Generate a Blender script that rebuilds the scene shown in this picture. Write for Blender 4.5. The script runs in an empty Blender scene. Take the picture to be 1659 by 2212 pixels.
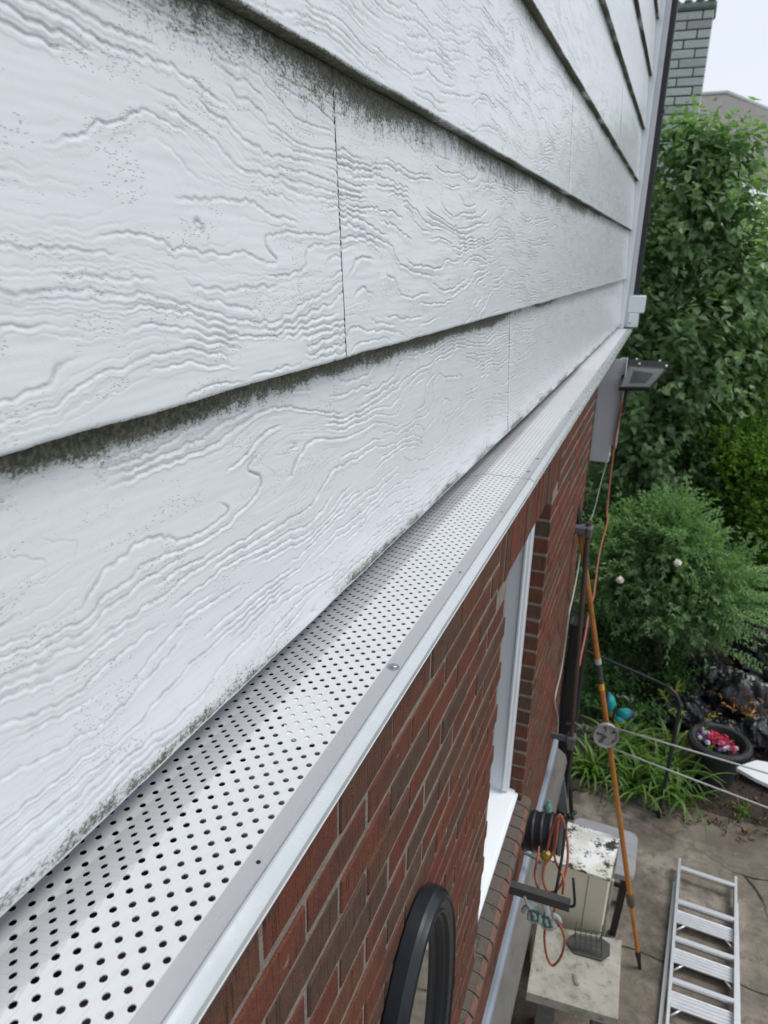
import bpy, math, random
import numpy as np
random.seed(7); RS = np.random.RandomState(11)
scn = bpy.context.scene
COL = scn.collection
# ------------------------------------------------------------------ camera
G = 4.08                                  # eye height over the patio (m)
W_, H_, FPX = 1659.0, 2212.0, 1560.0
def _n(v): return v/np.linalg.norm(v)
def _d(u, v): return np.array([(u-W_/2)/FPX, -(v-H_/2)/FPX, -1.0])
_Y = _n(_d(1483, 566)); _Z = _n(-_d(730, 5490)); _Z = _n(_Z-_Y*_Z.dot(_Y)); _X = np.cross(_Y, _Z)
CM = np.array([_X, _Y, _Z])
cam_d = bpy.data.cameras.new('camera'); cam = bpy.data.objects.new('camera', cam_d); COL.objects.link(cam)
from mathutils import Matrix, Vector
m4 = Matrix([[float(CM[r][c]) for c in range(3)]+[0.0] for r in range(3)]+[[0, 0, 0, 1]])
m4[2][3] = G
cam.matrix_world = m4
cam_d.sensor_fit = 'HORIZONTAL'; cam_d.sensor_width = 36; cam_d.lens = FPX/W_*36
cam_d.clip_start = 0.02; cam_d.clip_end = 500
cam_d.dof.use_dof = True; cam_d.dof.focus_distance = 1.1; cam_d.dof.aperture_fstop = 11.0
scn.camera = cam
# ------------------------------------------------------------------ sky, sun, exposure
SUN_EL, SUN_AZ = 62, 70                   # azimuth measured from +Y towards +X
w = bpy.data.worlds.new('World'); scn.world = w; w.use_nodes = True
nt = w.node_tree; bg = nt.nodes['Background']
sky = nt.nodes.new('ShaderNodeTexSky'); sky.sky_type = 'NISHITA'; sky.sun_disc = False
sky.sun_elevation = math.radians(SUN_EL); sky.sun_rotation = math.radians(SUN_AZ)
sky.air_density = 1.0; sky.dust_density = 3.0
cl = nt.nodes.new('ShaderNodeTexNoise'); cl.inputs['Scale'].default_value = 1.6; cl.inputs['Detail'].default_value = 5
cr = nt.nodes.new('ShaderNodeValToRGB')
cr.color_ramp.elements[0].color = (5.3, 5.75, 6.5, 1); cr.color_ramp.elements[1].color = (6.4, 6.7, 7.25, 1)
cr.color_ramp.elements[0].position = .3; cr.color_ramp.elements[1].position = .7
tc = nt.nodes.new('ShaderNodeTexCoord'); nt.links.new(tc.outputs['Generated'], cl.inputs['Vector'])
nt.links.new(cl.outputs['Fac'], cr.inputs['Fac'])
mx = nt.nodes.new('ShaderNodeMix'); mx.data_type = 'RGBA'; mx.inputs[0].default_value = .88   # cloud cover
nt.links.new(sky.outputs[0], mx.inputs[6]); nt.links.new(cr.outputs[0], mx.inputs[7])
nt.links.new(mx.outputs[2], bg.inputs[0]); bg.inputs[1].default_value = 0.11
sl = bpy.data.lights.new('sun', 'SUN'); sl.energy = 1.3; sl.angle = math.radians(22); sl.color = (1, .97, .93)
so = bpy.data.objects.new('sun', sl); COL.objects.link(so)
_e, _a = math.radians(SUN_EL), math.radians(SUN_AZ)
so.rotation_euler = Vector((-math.cos(_e)*math.sin(_a), -math.cos(_e)*math.cos(_a), -math.sin(_e))).to_track_quat('-Z', 'Y').to_euler()
so.location = (2, 0, 8)
scn.view_settings.view_transform = 'Standard'; scn.view_settings.look = 'None'
scn.view_settings.exposure = 0.42; scn.view_settings.gamma = 1.0
scn.render.engine = 'CYCLES'
scn.cycles.max_bounces = 6; scn.cycles.transparent_max_bounces = 8
scn.render.resolution_x = 768; scn.render.resolution_y = 1024

# ------------------------------------------------------------------ helpers: points
# all coordinates below are in a frame with its origin at eye height; up() lowers it to the patio
def ray(u, v): return CM @ _d(u, v)
def PX(u, v, x): r = ray(u, v); r = r*(x/r[0]); return np.array(r)
def PY(u, v, y): r = ray(u, v); r = r*(y/r[1]); return np.array(r)
def PZ(u, v, z): r = ray(u, v); r = r*(z/r[2]); return np.array(r)
def crop(ox, oy, s): return lambda x, y: ((ox+x/s)/1.82278, (oy+y/s)/1.82278)
C1 = crop(2224, 0, 2.074); C2 = crop(2224, 1000, 2.074); C3 = crop(2024, 1900, 1.659); C4 = crop(2024, 2500, 1.659)
C5 = crop(1900, 3100, 1.476); C6 = crop(1300, 2700, 1.661); C7 = crop(0, 2500, 1.106); C8 = crop(1500, 1400, 1.508)
D4 = crop(2050, 2650, 3.016); D5 = crop(2050, 3150, 3.016); D6 = crop(2500, 2450, 3.16)

# ------------------------------------------------------------------ helpers: meshes
class MB:
    def __init__(s): s.v = []; s.f = []; s.n = 0; s.a = []
    def add(s, V, F, a=0.0):
        V = np.asarray(V, float).reshape(-1, 3); s.v.append(V)
        s.f.extend([tuple(int(i)+s.n for i in f) for f in F]); s.n += len(V)
        s.a.append(np.full(len(V), a) if np.isscalar(a) else np.asarray(a)); return s
    def box(s, lo, hi, bev=0.0, a=0.0, R=None, c=None):
        lo = np.array(lo, float); hi = np.array(hi, float)
        lo, hi = np.minimum(lo, hi), np.maximum(lo, hi); b = min(bev, float((hi-lo).min())*.45)
        if b <= 0:
            V = [(x, y, z) for x in (lo[0], hi[0]) for y in (lo[1], hi[1]) for z in (lo[2], hi[2])]
            F = [(0, 1, 3, 2), (4, 6, 7, 5), (0, 4, 5, 1), (2, 3, 7, 6), (0, 2, 6, 4), (1, 5, 7, 3)]
        else:
            V = []; idx = {}
            for sx in (0, 1):
                for sy in (0, 1):
                    for sz in (0, 1):
                        p = [(lo, hi)[k][i] for i, k in enumerate((sx, sy, sz))]
                        for ax in range(3):
                            q = list(p)
                            for j in range(3):
                                if j != ax: q[j] += b*(1 if (sx, sy, sz)[j] == 0 else -1)
                            idx[(sx, sy, sz, ax)] = len(V); V.append(q)
            I = lambda x, y, z, a_: idx[(x, y, z, a_)]
            F = []
            for k in (0, 1):
                F.append(tuple(I(k, y, z, 0) for y, z in ((0, 0), (0, 1), (1, 1), (1, 0))))
                F.append(tuple(I(x, k, z, 1) for x, z in ((0, 0), (0, 1), (1, 1), (1, 0))))
                F.append(tuple(I(x, y, k, 2) for x, y in ((0, 0), (0, 1), (1, 1), (1, 0))))
            for k in (0, 1):
                for l in (0, 1):
                    F.append((I(0, k, l, 1), I(1, k, l, 1), I(1, k, l, 2), I(0, k, l, 2)))
                    F.append((I(k, 0, l, 0), I(k, 1, l, 0), I(k, 1, l, 2), I(k, 0, l, 2)))
                    F.append((I(k, l, 0, 0), I(k, l, 1, 0), I(k, l, 1, 1), I(k, l, 0, 1)))
            for x in (0, 1):
                for y in (0, 1):
                    for z in (0, 1): F.append((I(x, y, z, 0), I(x, y, z, 1), I(x, y, z, 2)))
        V = np.array(V)
        if R is not None:
            cc = (lo+hi)/2 if c is None else np.array(c, float); V = (V-cc) @ np.array(R).T + cc
        return s.add(V, F, a)
    def tube(s, P, r, seg=10, cap=True, a=0.0, flat=1.0):
        P = np.array(P, float); n = len(P); rr = np.full(n, r) if np.isscalar(r) else np.array(r, float)
        T = np.gradient(P, axis=0); T /= (np.linalg.norm(T, axis=1)[:, None]+1e-12)
        up_ = np.array([0, 0, 1.]) if abs(T[0][2]) < .9 else np.array([1., 0, 0])
        u = np.cross(T[0], up_); u /= np.linalg.norm(u); V = []
        for i in range(n):
            u = u-T[i]*u.dot(T[i]); u /= np.linalg.norm(u)+1e-12; vv = np.cross(T[i], u)
            for k in range(seg):
                t = 2*math.pi*k/seg; V.append(P[i]+rr[i]*(math.cos(t)*u+flat*math.sin(t)*vv))
        F = [(i*seg+k, i*seg+(k+1) % seg, (i+1)*seg+(k+1) % seg, (i+1)*seg+k) for i in range(n-1) for k in range(seg)]
        if cap: F += [tuple(range(seg))[::-1], tuple((n-1)*seg+k for k in range(seg))]
        return s.add(V, F, a)
    def lathe(s, prof, c, axis=(0, 0, 1), seg=32, sx=1.0, sy=1.0, ref=None, a=0.0, closed=False):
        ax = _n(np.array(axis, float)); r0 = np.array(ref if ref is not None else ((1, 0, 0) if abs(ax[0]) < .9 else (0, 1, 0)), float)
        u = _n(r0-ax*r0.dot(ax)); v = np.cross(ax, u); c = np.array(c, float); V = []
        for (r, h) in prof:
            for k in range(seg):
                t = 2*math.pi*k/seg; V.append(c+ax*h+u*r*sx*math.cos(t)+v*r*sy*math.sin(t))
        n = len(prof); rng = n if closed else n-1
        F = [(i*seg+k, i*seg+(k+1) % seg, ((i+1) % n)*seg+(k+1) % seg, ((i+1) % n)*seg+k) for i in range(rng) for k in range(seg)]
        return s.add(V, F, a)
    def prism(s, poly, off, a=0.0):
        P = np.array(poly, float); n = len(P); Q = P+np.array(off, float)
        F = [tuple(range(n)), tuple(range(n, 2*n))[::-1]]+[(i, n+i, n+(i+1) % n, (i+1) % n) for i in range(n)]
        return s.add(np.vstack([P, Q]), F, a)
    def build(s, name, mat, parent=None, smooth=False, base=None, attr=None, **tags):
        V = np.vstack(s.v) if s.v else np.zeros((0, 3))
        at = {attr: np.concatenate(s.a)} if attr else None
        return mesh_obj(name, V, s.f, mat, parent, smooth, base, at, **tags)
def mesh_obj(name, V, F, mat, parent=None, smooth=False, base=None, attrs=None, label=None, cat=None, group=None, kind=None, world=False):
    V = np.array(V, float)
    if not world: V = V+np.array([0, 0, G])
    if parent is not None: b = np.array(parent['_b'])
    elif base is not None: b = np.array(base, float)
    else: b = np.array([(V[:, 0].min()+V[:, 0].max())/2, (V[:, 1].min()+V[:, 1].max())/2, V[:, 2].min()])
    V = V-b
    me = bpy.data.meshes.new(name)
    if isinstance(F, np.ndarray):
        me.vertices.add(len(V)); me.vertices.foreach_set('co', V.astype(np.float32).ravel())
        k = F.shape[1]; me.loops.add(F.size); me.loops.foreach_set('vertex_index', F.astype(np.int32).ravel())
        me.polygons.add(len(F)); me.polygons.foreach_set('loop_start', np.arange(0, F.size, k, dtype=np.int32))
        me.polygons.foreach_set('loop_total', np.full(len(F), k, dtype=np.int32)); me.update(calc_edges=True)
    else:
        me.from_pydata([tuple(map(float, v)) for v in V], [], F)
    if attrs:
        for k_, arr in attrs.items():
            at = me.attributes.new(k_, 'FLOAT', 'POINT'); at.data.foreach_set('value', np.asarray(arr, np.float32))
    if not isinstance(F, np.ndarray):
        import bmesh
        bm = bmesh.new(); bm.from_mesh(me); bmesh.ops.recalc_face_normals(bm, faces=bm.faces); bm.to_mesh(me); bm.free()
    if smooth is True: me.polygons.foreach_set('use_smooth', np.ones(len(me.polygons), bool))
    me.materials.append(mat); o = bpy.data.objects.new(name, me); COL.objects.link(o)
    if isinstance(smooth, float):
        me.polygons.foreach_set('use_smooth', np.ones(len(me.polygons), bool))
        try: me.set_sharp_from_angle(angle=math.radians(smooth))
        except Exception: pass
    if parent is not None: o.parent = parent
    else: o.location = b
    o['_b'] = [float(x) for x in b]
    tag(o, label, cat, group, kind)
    return o
def tag(o, label=None, cat=None, group=None, kind=None):
    if label: o['label'] = label
    if cat: o['category'] = cat
    if group: o['group'] = group
    if kind: o['kind'] = kind
    return o
def thing(name, label, cat, base, group=None):
    o = bpy.data.objects.new(name, None); COL.objects.link(o); b = np.array(base, float)+np.array([0, 0, G])
    o.location = b; o['_b'] = [float(x) for x in b]; o.empty_display_size = .05
    return tag(o, label, cat, group)
def rotm(ax, deg):
    return np.array(Matrix.Rotation(math.radians(deg), 3, ax))
def bez(P, n=40):
    P = np.array(P, float); out = []
    Q = np.vstack([2*P[0]-P[1], P, 2*P[-1]-P[-2]])
    per = max(2, n//(len(P)-1))
    for i in range(1, len(Q)-2):
        for t in np.linspace(0, 1, per, endpoint=False):
            a, b, c, d = Q[i-1], Q[i], Q[i+1], Q[i+2]
            out.append(.5*((2*b)+(-a+c)*t+(2*a-5*b+4*c-d)*t*t+(-a+3*b-3*c+d)*t**3))
    out.append(P[-1]); return np.array(out)

# ------------------------------------------------------------------ helpers: numpy noise
_perm = RS.permutation(4096)
def _h(ix, iy): return _perm[(_perm[ix & 4095]+iy) & 4095]
def perlin(x, y, seed=0):
    x = np.asarray(x, float)+seed*17.31; y = np.asarray(y, float)+seed*9.77
    xi = np.floor(x).astype(int); yi = np.floor(y).astype(int); xf = x-xi; yf = y-yi
    u = xf*xf*xf*(xf*(xf*6-15)+10); v = yf*yf*yf*(yf*(yf*6-15)+10)
    def g(ix, iy, dx, dy):
        t = _h(ix, iy)*(2*np.pi/4096); return np.cos(t)*dx+np.sin(t)*dy
    a = g(xi, yi, xf, yf); b = g(xi+1, yi, xf-1, yf); c = g(xi, yi+1, xf, yf-1); d = g(xi+1, yi+1, xf-1, yf-1)
    return ((a*(1-u)+b*u)*(1-v)+(c*(1-u)+d*u)*v)*1.41
def fbm(x, y, o=3, seed=0):
    s = 0; a = 1.0
    for i in range(o): s = s+a*perlin(x*2**i, y*2**i, seed+i*3); a *= .5
    return s
def sst(a, b, x): t = np.clip((x-a)/(b-a), 0, 1); return t*t*(3-2*t)

# ------------------------------------------------------------------ helpers: materials
def mat(name, color=(.5, .5, .5), rough=.6, metal=0.0, spec=.5):
    m = bpy.data.materials.new(name); m.use_nodes = True; n = m.node_tree; b = n.nodes['Principled BSDF']
    b.inputs['Base Color'].default_value = (*color, 1); b.inputs['Roughness'].default_value = rough
    b.inputs['Metallic'].default_value = metal; b.inputs['Specular IOR Level'].default_value = spec
    return m, n, b
def N(n, t, **k):
    o = n.nodes.new(t)
    for a, v in k.items(): setattr(o, a, v)
    return o
def coords(n, scale=(1, 1, 1), loc=(0, 0, 0), rot=(0, 0, 0)):
    t = N(n, 'ShaderNodeTexCoord'); mp = N(n, 'ShaderNodeMapping'); n.links.new(t.outputs['Object'], mp.inputs['Vector'])
    mp.inputs['Scale'].default_value = scale; mp.inputs['Location'].default_value = loc; mp.inputs['Rotation'].default_value = rot
    return mp.outputs[0]
def noise(n, vec, scale, det=3, rough=.5, dist=0.0):
    t = N(n, 'ShaderNodeTexNoise'); n.links.new(vec, t.inputs['Vector']); t.inputs['Scale'].default_value = scale
    t.inputs['Detail'].default_value = det; t.inputs['Roughness'].default_value = rough; t.inputs['Distortion'].default_value = dist
    return t.outputs['Fac']
def ramp(n, fac, stops):
    r = N(n, 'ShaderNodeValToRGB'); e = r.color_ramp.elements
    while len(e) < len(stops): e.new(.5)
    for i, (p, c) in enumerate(stops):
        e[i].position = p; e[i].color = (*c, 1) if len(c) == 3 else c
    n.links.new(fac, r.inputs['Fac']); return r.outputs['Color']
def mixc(n, f, a, b, mode='MIX'):
    m = N(n, 'ShaderNodeMix', data_type='RGBA', blend_type=mode)
    for s, v in ((0, f), (6, a), (7, b)):
        if isinstance(v, (int, float)): m.inputs[s].default_value = v
        elif isinstance(v, tuple): m.inputs[s].default_value = (*v, 1)
        else: n.links.new(v, m.inputs[s])
    return m.outputs[2]
def mth(n, op, a, b=0.0, c=None, clamp=False):
    m = N(n, 'ShaderNodeMath', operation=op, use_clamp=clamp)
    for s, v in ((0, a), (1, b), (2, c)):
        if v is None: continue
        if isinstance(v, (int, float)): m.inputs[s].default_value = v
        else: n.links.new(v, m.inputs[s])
    return m.outputs[0]
def mrange(n, v, a, b, c=0.0, d=1.0):
    m = N(n, 'ShaderNodeMapRange', interpolation_type='SMOOTHSTEP'); n.links.new(v, m.inputs['Value'])
    m.inputs['From Min'].default_value = a; m.inputs['From Max'].default_value = b
    m.inputs['To Min'].default_value = c; m.inputs['To Max'].default_value = d
    return m.outputs[0]
def bump(n, b, h, dist, strength=1.0):
    t = N(n, 'ShaderNodeBump'); t.inputs['Distance'].default_value = dist; t.inputs['Strength'].default_value = strength
    n.links.new(h, t.inputs['Height']); n.links.new(t.outputs[0], b.inputs['Normal']); return t
def attr(n, name): return N(n, 'ShaderNodeAttribute', attribute_name=name).outputs['Fac']
def simple(name, color, rough=.6, metal=0.0, var=.25, scale=20, bmp=0.0, stretch=(1, 1, 1), spec=.5, dirt=None, dirt_amt=.5):
    m, n, b = mat(name, color, rough, metal, spec); vec = coords(n, stretch)
    f = noise(n, vec, scale, 5, .6)
    c = mixc(n, f, tuple(x*(1-var) for x in color), tuple(min(1, x*(1+var)) for x in color))
    if dirt is not None:
        f2 = mrange(n, noise(n, vec, scale*.45, 6, .65), 1-dirt_amt-.12, 1-dirt_amt+.12); c = mixc(n, f2, c, dirt)
    n.links.new(c, b.inputs['Base Color'])
    rr = mth(n, 'MULTIPLY_ADD', f, .25, rough-.12, True); n.links.new(rr, b.inputs['Roughness'])
    if bmp: bump(n, b, noise(n, vec, scale*4, 4, .6), bmp)
    return m

# siding paint ------------------------------------------------------
def siding_material():
    m, n, b = mat('siding_paint', (.66, .70, .72), .42)
    v = coords(n)
    big = noise(n, v, 3, 3)
    c = mixc(n, big, (.71, .745, .782), (.755, .79, .822))
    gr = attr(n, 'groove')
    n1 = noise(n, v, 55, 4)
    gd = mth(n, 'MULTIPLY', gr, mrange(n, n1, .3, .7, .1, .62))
    c = mixc(n, gd, c, (.24, .26, .255))  # groove dirt plus the grain's crease shade, both painted into the base colour
    # small pits along the grain
    pv = coords(n, (1, 150, 420))
    vo = N(n, 'ShaderNodeTexVoronoi', feature='F1'); n.links.new(pv, vo.inputs['Vector']); vo.inputs['Scale'].default_value = 1.0
    vo.inputs['Randomness'].default_value = .9
    pit = mrange(n, vo.outputs['Distance'], .16, .30, 1, 0)
    pm = mrange(n, noise(n, coords(n, (1, 9, 28)), 1.0, 2), .52, .60)
    pit = mth(n, 'MULTIPLY', pit, pm)
    # fly specks
    sv = N(n, 'ShaderNodeTexVoronoi', feature='F1'); n.links.new(coords(n, (1, 1, 1), (.3, .1, .2)), sv.inputs['Vector']); sv.inputs['Scale'].default_value = 120
    sp = mth(n, 'MULTIPLY', mrange(n, sv.outputs['Distance'], .06, .13, 1, 0), mrange(n, noise(n, v, 31, 2), .50, .62))
    c = mixc(n, mth(n, 'MULTIPLY', sp, .55), c, (.16, .17, .16))
    # mould
    mo = attr(n, 'mould')
    fine = noise(n, coords(n, (200, 190, 330)), 1.0, 3, .7)
    mid = noise(n, coords(n, (1, 34, 30)), 1.0, 4, .65)
    s = mth(n, 'MULTIPLY_ADD', mth(n, 'SUBTRACT', fine, .5), 2.0, mth(n, 'MULTIPLY_ADD', mth(n, 'SUBTRACT', mid, .5), 1.5, mo))
    mf = mrange(n, s, .40, 1.02); haze_ = mth(n, 'MULTIPLY', mth(n, 'POWER', mo, 1.4), .52, clamp=True)
    hue = mixc(n, noise(n, v, 14, 2), (.215, .235, .17), (.29, .25, .145))
    c = mixc(n, haze_, c, hue)
    c = mixc(n, mth(n, 'MULTIPLY', mf, .9), c, mixc(n, mrange(n, noise(n, coords(n, (150, 150, 130)), 1.0, 3, .7), .42, .62), (.034, .038, .026), (.135, .135, .092)))
    n.links.new(c, b.inputs['Base Color'])
    n.links.new(mth(n, 'MULTIPLY_ADD', mth(n, 'MAXIMUM', mf, haze_), .5, .23), b.inputs['Roughness'])
    orange_peel = noise(n, v, 420, 2)
    h = mth(n, 'MULTIPLY_ADD', pit, -1.0, mth(n, 'MULTIPLY', orange_peel, .10))
    bump(n, b, h, .0011)
    return m
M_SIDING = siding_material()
def brick_material(name='red_brick', moss=0.0):
    m, n, b = mat(name, (.3, .1, .06), .85, spec=.25)
    v = coords(n); a = attr(n, 'tone')
    base = ramp(n, a, [(0.0, (.175, .054, .034)), (.25, (.200, .064, .038)), (.45, (.158, .048, .032)), (.6, (.175, .074, .044)), (.78, (.120, .064, .042)),
                       (.90, (.130, .082, .055)), (1.0, (.095, .064, .050))])
    f = noise(n, v, 38, 5, .65)
    c = mixc(n, mrange(n, f, .35, .80, 0, .85), base, (.120, .048, .034))
    c = mixc(n, mrange(n, noise(n, coords(n, (7, 7, 14), (3, 1, 2)), 1.0, 5, .65), .48, .66, 0, .7), c, (.088, .052, .038))
    # combed face: vertical scratches
    cb = noise(n, coords(n, (430, 430, 16)), 1.0, 2, .5)
    c = mixc(n, mth(n, 'MULTIPLY', mrange(n, cb, .55, .68), .7), c, (.03, .018, .015))
    # lime smears
    sm = mrange(n, noise(n, coords(n, (9, 9, 26)), 1.0, 6, .7), .66, .73)
    c = mixc(n, mth(n, 'MULTIPLY', sm, .7), c, (.36, .33, .31)); c = mixc(n, mth(n, 'MULTIPLY', mrange(n, noise(n, coords(n, (150, 150, 90)), 1.0, 4, .6), .62, .72), .55), c, (.035, .022, .018))
    if moss:
        cly = mth(n, 'LESS_THAN', a, -.3)
        c = mixc(n, .80, c, (.135, .125, .108)); 
        c = mixc(n, mrange(n, noise(n, v, 22, 5, .7), .55, .62), c, (.06, .075, .035))
    if moss: c = mixc(n, cly, c, mixc(n, mrange(n, noise(n, v, 60, 4, .7), .45, .6), (.23, .11, .08), (.13, .10, .08)))
    n.links.new(c, b.inputs['Base Color'])
    h = mth(n, 'ADD', mth(n, 'MULTIPLY', cb, -.8), mth(n, 'MULTIPLY', noise(n, v, 230, 4, .7), 1.0))
    bump(n, b, h, .0036)
    return m
M_BRICK = brick_material(); M_BRICKSILL = brick_material('weathered_brick', .62)
M_MORTAR = simple('mortar', (.225, .198, .165), .95, var=.5, scale=45, bmp=.004, dirt=(.17, .15, .13), dirt_amt=.35)
M_ALU_W = simple('white_perforated_aluminium', (.66, .665, .685), .33, 0.0, var=.04, scale=6, spec=.6, dirt=(.55, .55, .56), dirt_amt=.30)
M_ALU_EDGE = simple('brushed_trim', (.60, .595, .61), .27, .6, var=.05, scale=14, stretch=(1, .15, 1), dirt=(.33, .32, .32), dirt_amt=.10)
M_ALU_NOSE = simple('white_trim_nose', (.60, .63, .64), .26, .45, var=.06, scale=30, dirt=(.48, .50, .48), dirt_amt=.05)
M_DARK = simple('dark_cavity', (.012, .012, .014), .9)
M_WHITE = simple('white_vinyl', (.80, .83, .86), .38, var=.05, scale=5, dirt=(.45, .45, .43), dirt_amt=.22)
M_WHITE2 = simple('off_white_metal', (.58, .58, .62), .4, var=.06, scale=6, dirt=(.33, .32, .33), dirt_amt=.3)
M_BLACK = simple('black_plastic', (.014, .015, .018), .38, var=.3, scale=30)
M_BLACKM = simple('black_painted_steel', (.022, .024, .028), .45, var=.4, scale=40, dirt=(.08, .06, .045), dirt_amt=.22)
M_GREYM = simple('weathered_grey_steel', (.13, .13, .135), .5, .3, var=.35, scale=45, bmp=.001, dirt=(.10, .07, .05), dirt_amt=.3)
M_ZINC = simple('zinc_screw', (.34, .40, .43), .3, .8, var=.1, scale=80)
M_ALU = simple('ladder_aluminium', (.63, .64, .65), .36, .75, var=.08, scale=20, stretch=(1, 1, 1), dirt=(.42, .42, .41), dirt_amt=.3)
M_CONC = None
def concrete_material():
    m, n, b = mat('worn_concrete', (.2, .18, .15), .85, spec=.3); v = coords(n)
    f = noise(n, v, 1.3, 7, .62); g = noise(n, v, 11, 6, .7); h = noise(n, v, 90, 4, .7)
    c = ramp(n, f, [(.36, (.135, .111, .088)), (.5, (.22, .188, .150)), (.60, (.32, .282, .232))])
    c = mixc(n, mrange(n, g, .42, .72), c, (.105, .09, .074), 'MIX')
    c = mixc(n, mth(n, 'MULTIPLY', mrange(n, g, .60, .70), .5), c, (.27, .25, .22))
    c = mixc(n, mth(n, 'MULTIPLY', mrange(n, h, .5, .72), .45), c, (.05, .042, .035)); c = mixc(n, mth(n, 'MULTIPLY', mrange(n, noise(n, v, 55, 3, .6), .62, .70), .6), c, (.34, .31, .27))
    c = mixc(n, mth(n, 'MULTIPLY', mrange(n, noise(n, coords(n, (1, 1, 1), (2, 5, 0)), .9, 6, .6), .52, .60), .55), c, (.062, .05, .042))
    cv = N(n, 'ShaderNodeTexVoronoi', feature='DISTANCE_TO_EDGE'); n.links.new(coords(n, (1, 1, 0), (.33, .1, 0)), cv.inputs['Vector'])
    cv.inputs['Scale'].default_value = .55
    wv = N(n, 'ShaderNodeVectorMath', operation='MULTIPLY_ADD'); nn = N(n, 'ShaderNodeTexNoise'); nn.inputs['Scale'].default_value = 5; nn.inputs['Detail'].default_value = 5
    n.links.new(v, nn.inputs['Vector']); n.links.new(nn.outputs['Color'], wv.inputs[0]); wv.inputs[1].default_value = (.16, .16, 0)
    n.links.new(coords(n, (1, 1, 0), (.33, .1, 0)), wv.inputs[2]); n.links.new(wv.outputs[0], cv.inputs['Vector'])
    crack = mrange(n, cv.outputs['Distance'], .001, .0065, 1, 0)
    c = mixc(n, mth(n, 'MULTIPLY', crack, mrange(n, noise(n, v, 2.2, 2), .45, .55)), c, (.02, .017, .014))
    n.links.new(c, b.inputs['Base Color'])
    hh = mth(n, 'ADD', mth(n, 'MULTIPLY', g, .8), mth(n, 'MULTIPLY_ADD', crack, -1.2, mth(n, 'MULTIPLY', h, .3)))
    bump(n, b, hh, .006)
    n.links.new(mrange(n, f, .35, .6, .62, .9), b.inputs['Roughness'])
    return m
M_CONC = concrete_material()

def leaf_material(name, dark, mid, light, rough=.42, trans=.35, tip=None):
    m, n, b = mat(name, mid, rough, spec=.45); a = attr(n, 'tone')
    stops = [(0, dark), (.5, mid), (1, light)]
    c = ramp(n, a, stops)
    if tip is not None: c = mixc(n, attr(n, 'tip'), c, tip)
    n.links.new(c, b.inputs['Base Color'])
    tr = N(n, 'ShaderNodeBsdfTranslucent'); n.links.new(mixc(n, 1.0, c, (1.0, 1.25, .45), 'MULTIPLY'), tr.inputs['Color'])
    ms = N(n, 'ShaderNodeMixShader'); ms.inputs[0].default_value = trans
    out = n.nodes['Material Output']; n.links.new(b.outputs[0], ms.inputs[1]); n.links.new(tr.outputs[0], ms.inputs[2]); n.links.new(ms.outputs[0], out.inputs[0])
    return m
M_BARK = simple('bark', (.10, .075, .055), .9, var=.5, scale=30, bmp=.004)

#@@LARGE
# ================================================================== GROUND
def sheet(name, poly, z, m, kind='structure', **k):
    return mesh_obj(name, [(x, y, z) for x, y in poly], [tuple(range(len(poly)))], m, kind=kind, base=(0, 0, 0), **k)
M_EARTH = simple('leaf_strewn_soil', (.045, .034, .025), .95, var=.6, scale=14, bmp=.02, dirt=(.12, .085, .05), dirt_amt=.35)
M_LAWN = simple('far_lawn', (.06, .09, .03), .95, var=.5, scale=3, bmp=.02)
sheet('ground', [(-60, -40), (80, -40), (80, 120), (-60, 120)], -G-.030, M_LAWN)
sheet('patio', [(-3, -4), (9, -4), (9, 5.35), (-3, 5.35)], -G, M_CONC)
M_JOINT = simple('mossy_joint', (.03, .027, .02), .95, var=.5, scale=60, dirt=(.05, .085, .02), dirt_amt=.5)
wig = [(x_, 3.725+.006*math.sin(x_*9)+.008*math.sin(x_*23)) for x_ in np.linspace(-.2, 9, 200)]
mesh_obj('patio_joint', [(x_, y_-.006-.003*math.sin(x_*41), -G+.003) for x_, y_ in wig]+[(x_, y_+.006+.004*math.sin(x_*31), -G+.003) for x_, y_ in wig], [(i, i+1, 201+i, 200+i) for i in range(199)], M_JOINT, kind='structure')
# uneven garden bed behind the patio
nx, ny = 90, 90
gx, gy = np.meshgrid(np.linspace(-3, 6, nx), np.linspace(5.05, 13, ny), indexing='ij')
edge = .10*fbm(gx*2.2, gx*0, 3, 4)
gyy = gy+edge*(1-(gy-5.05)/8)
gz = -G-.012+.06*sst(5.1, 5.5, gyy)+.05*fbm(gx*1.7, gy*1.7, 4, 2)*sst(5.1, 5.6, gyy)
F = np.array([(i*ny+j, (i+1)*ny+j, (i+1)*ny+j+1, i*ny+j+1) for i in range(nx-1) for j in range(ny-1)])
mesh_obj('garden_soil', np.stack([gx, gyy, gz], -1).reshape(-1, 3), F, M_EARTH, kind='structure', base=(0, 5, 0), smooth=True)

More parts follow.
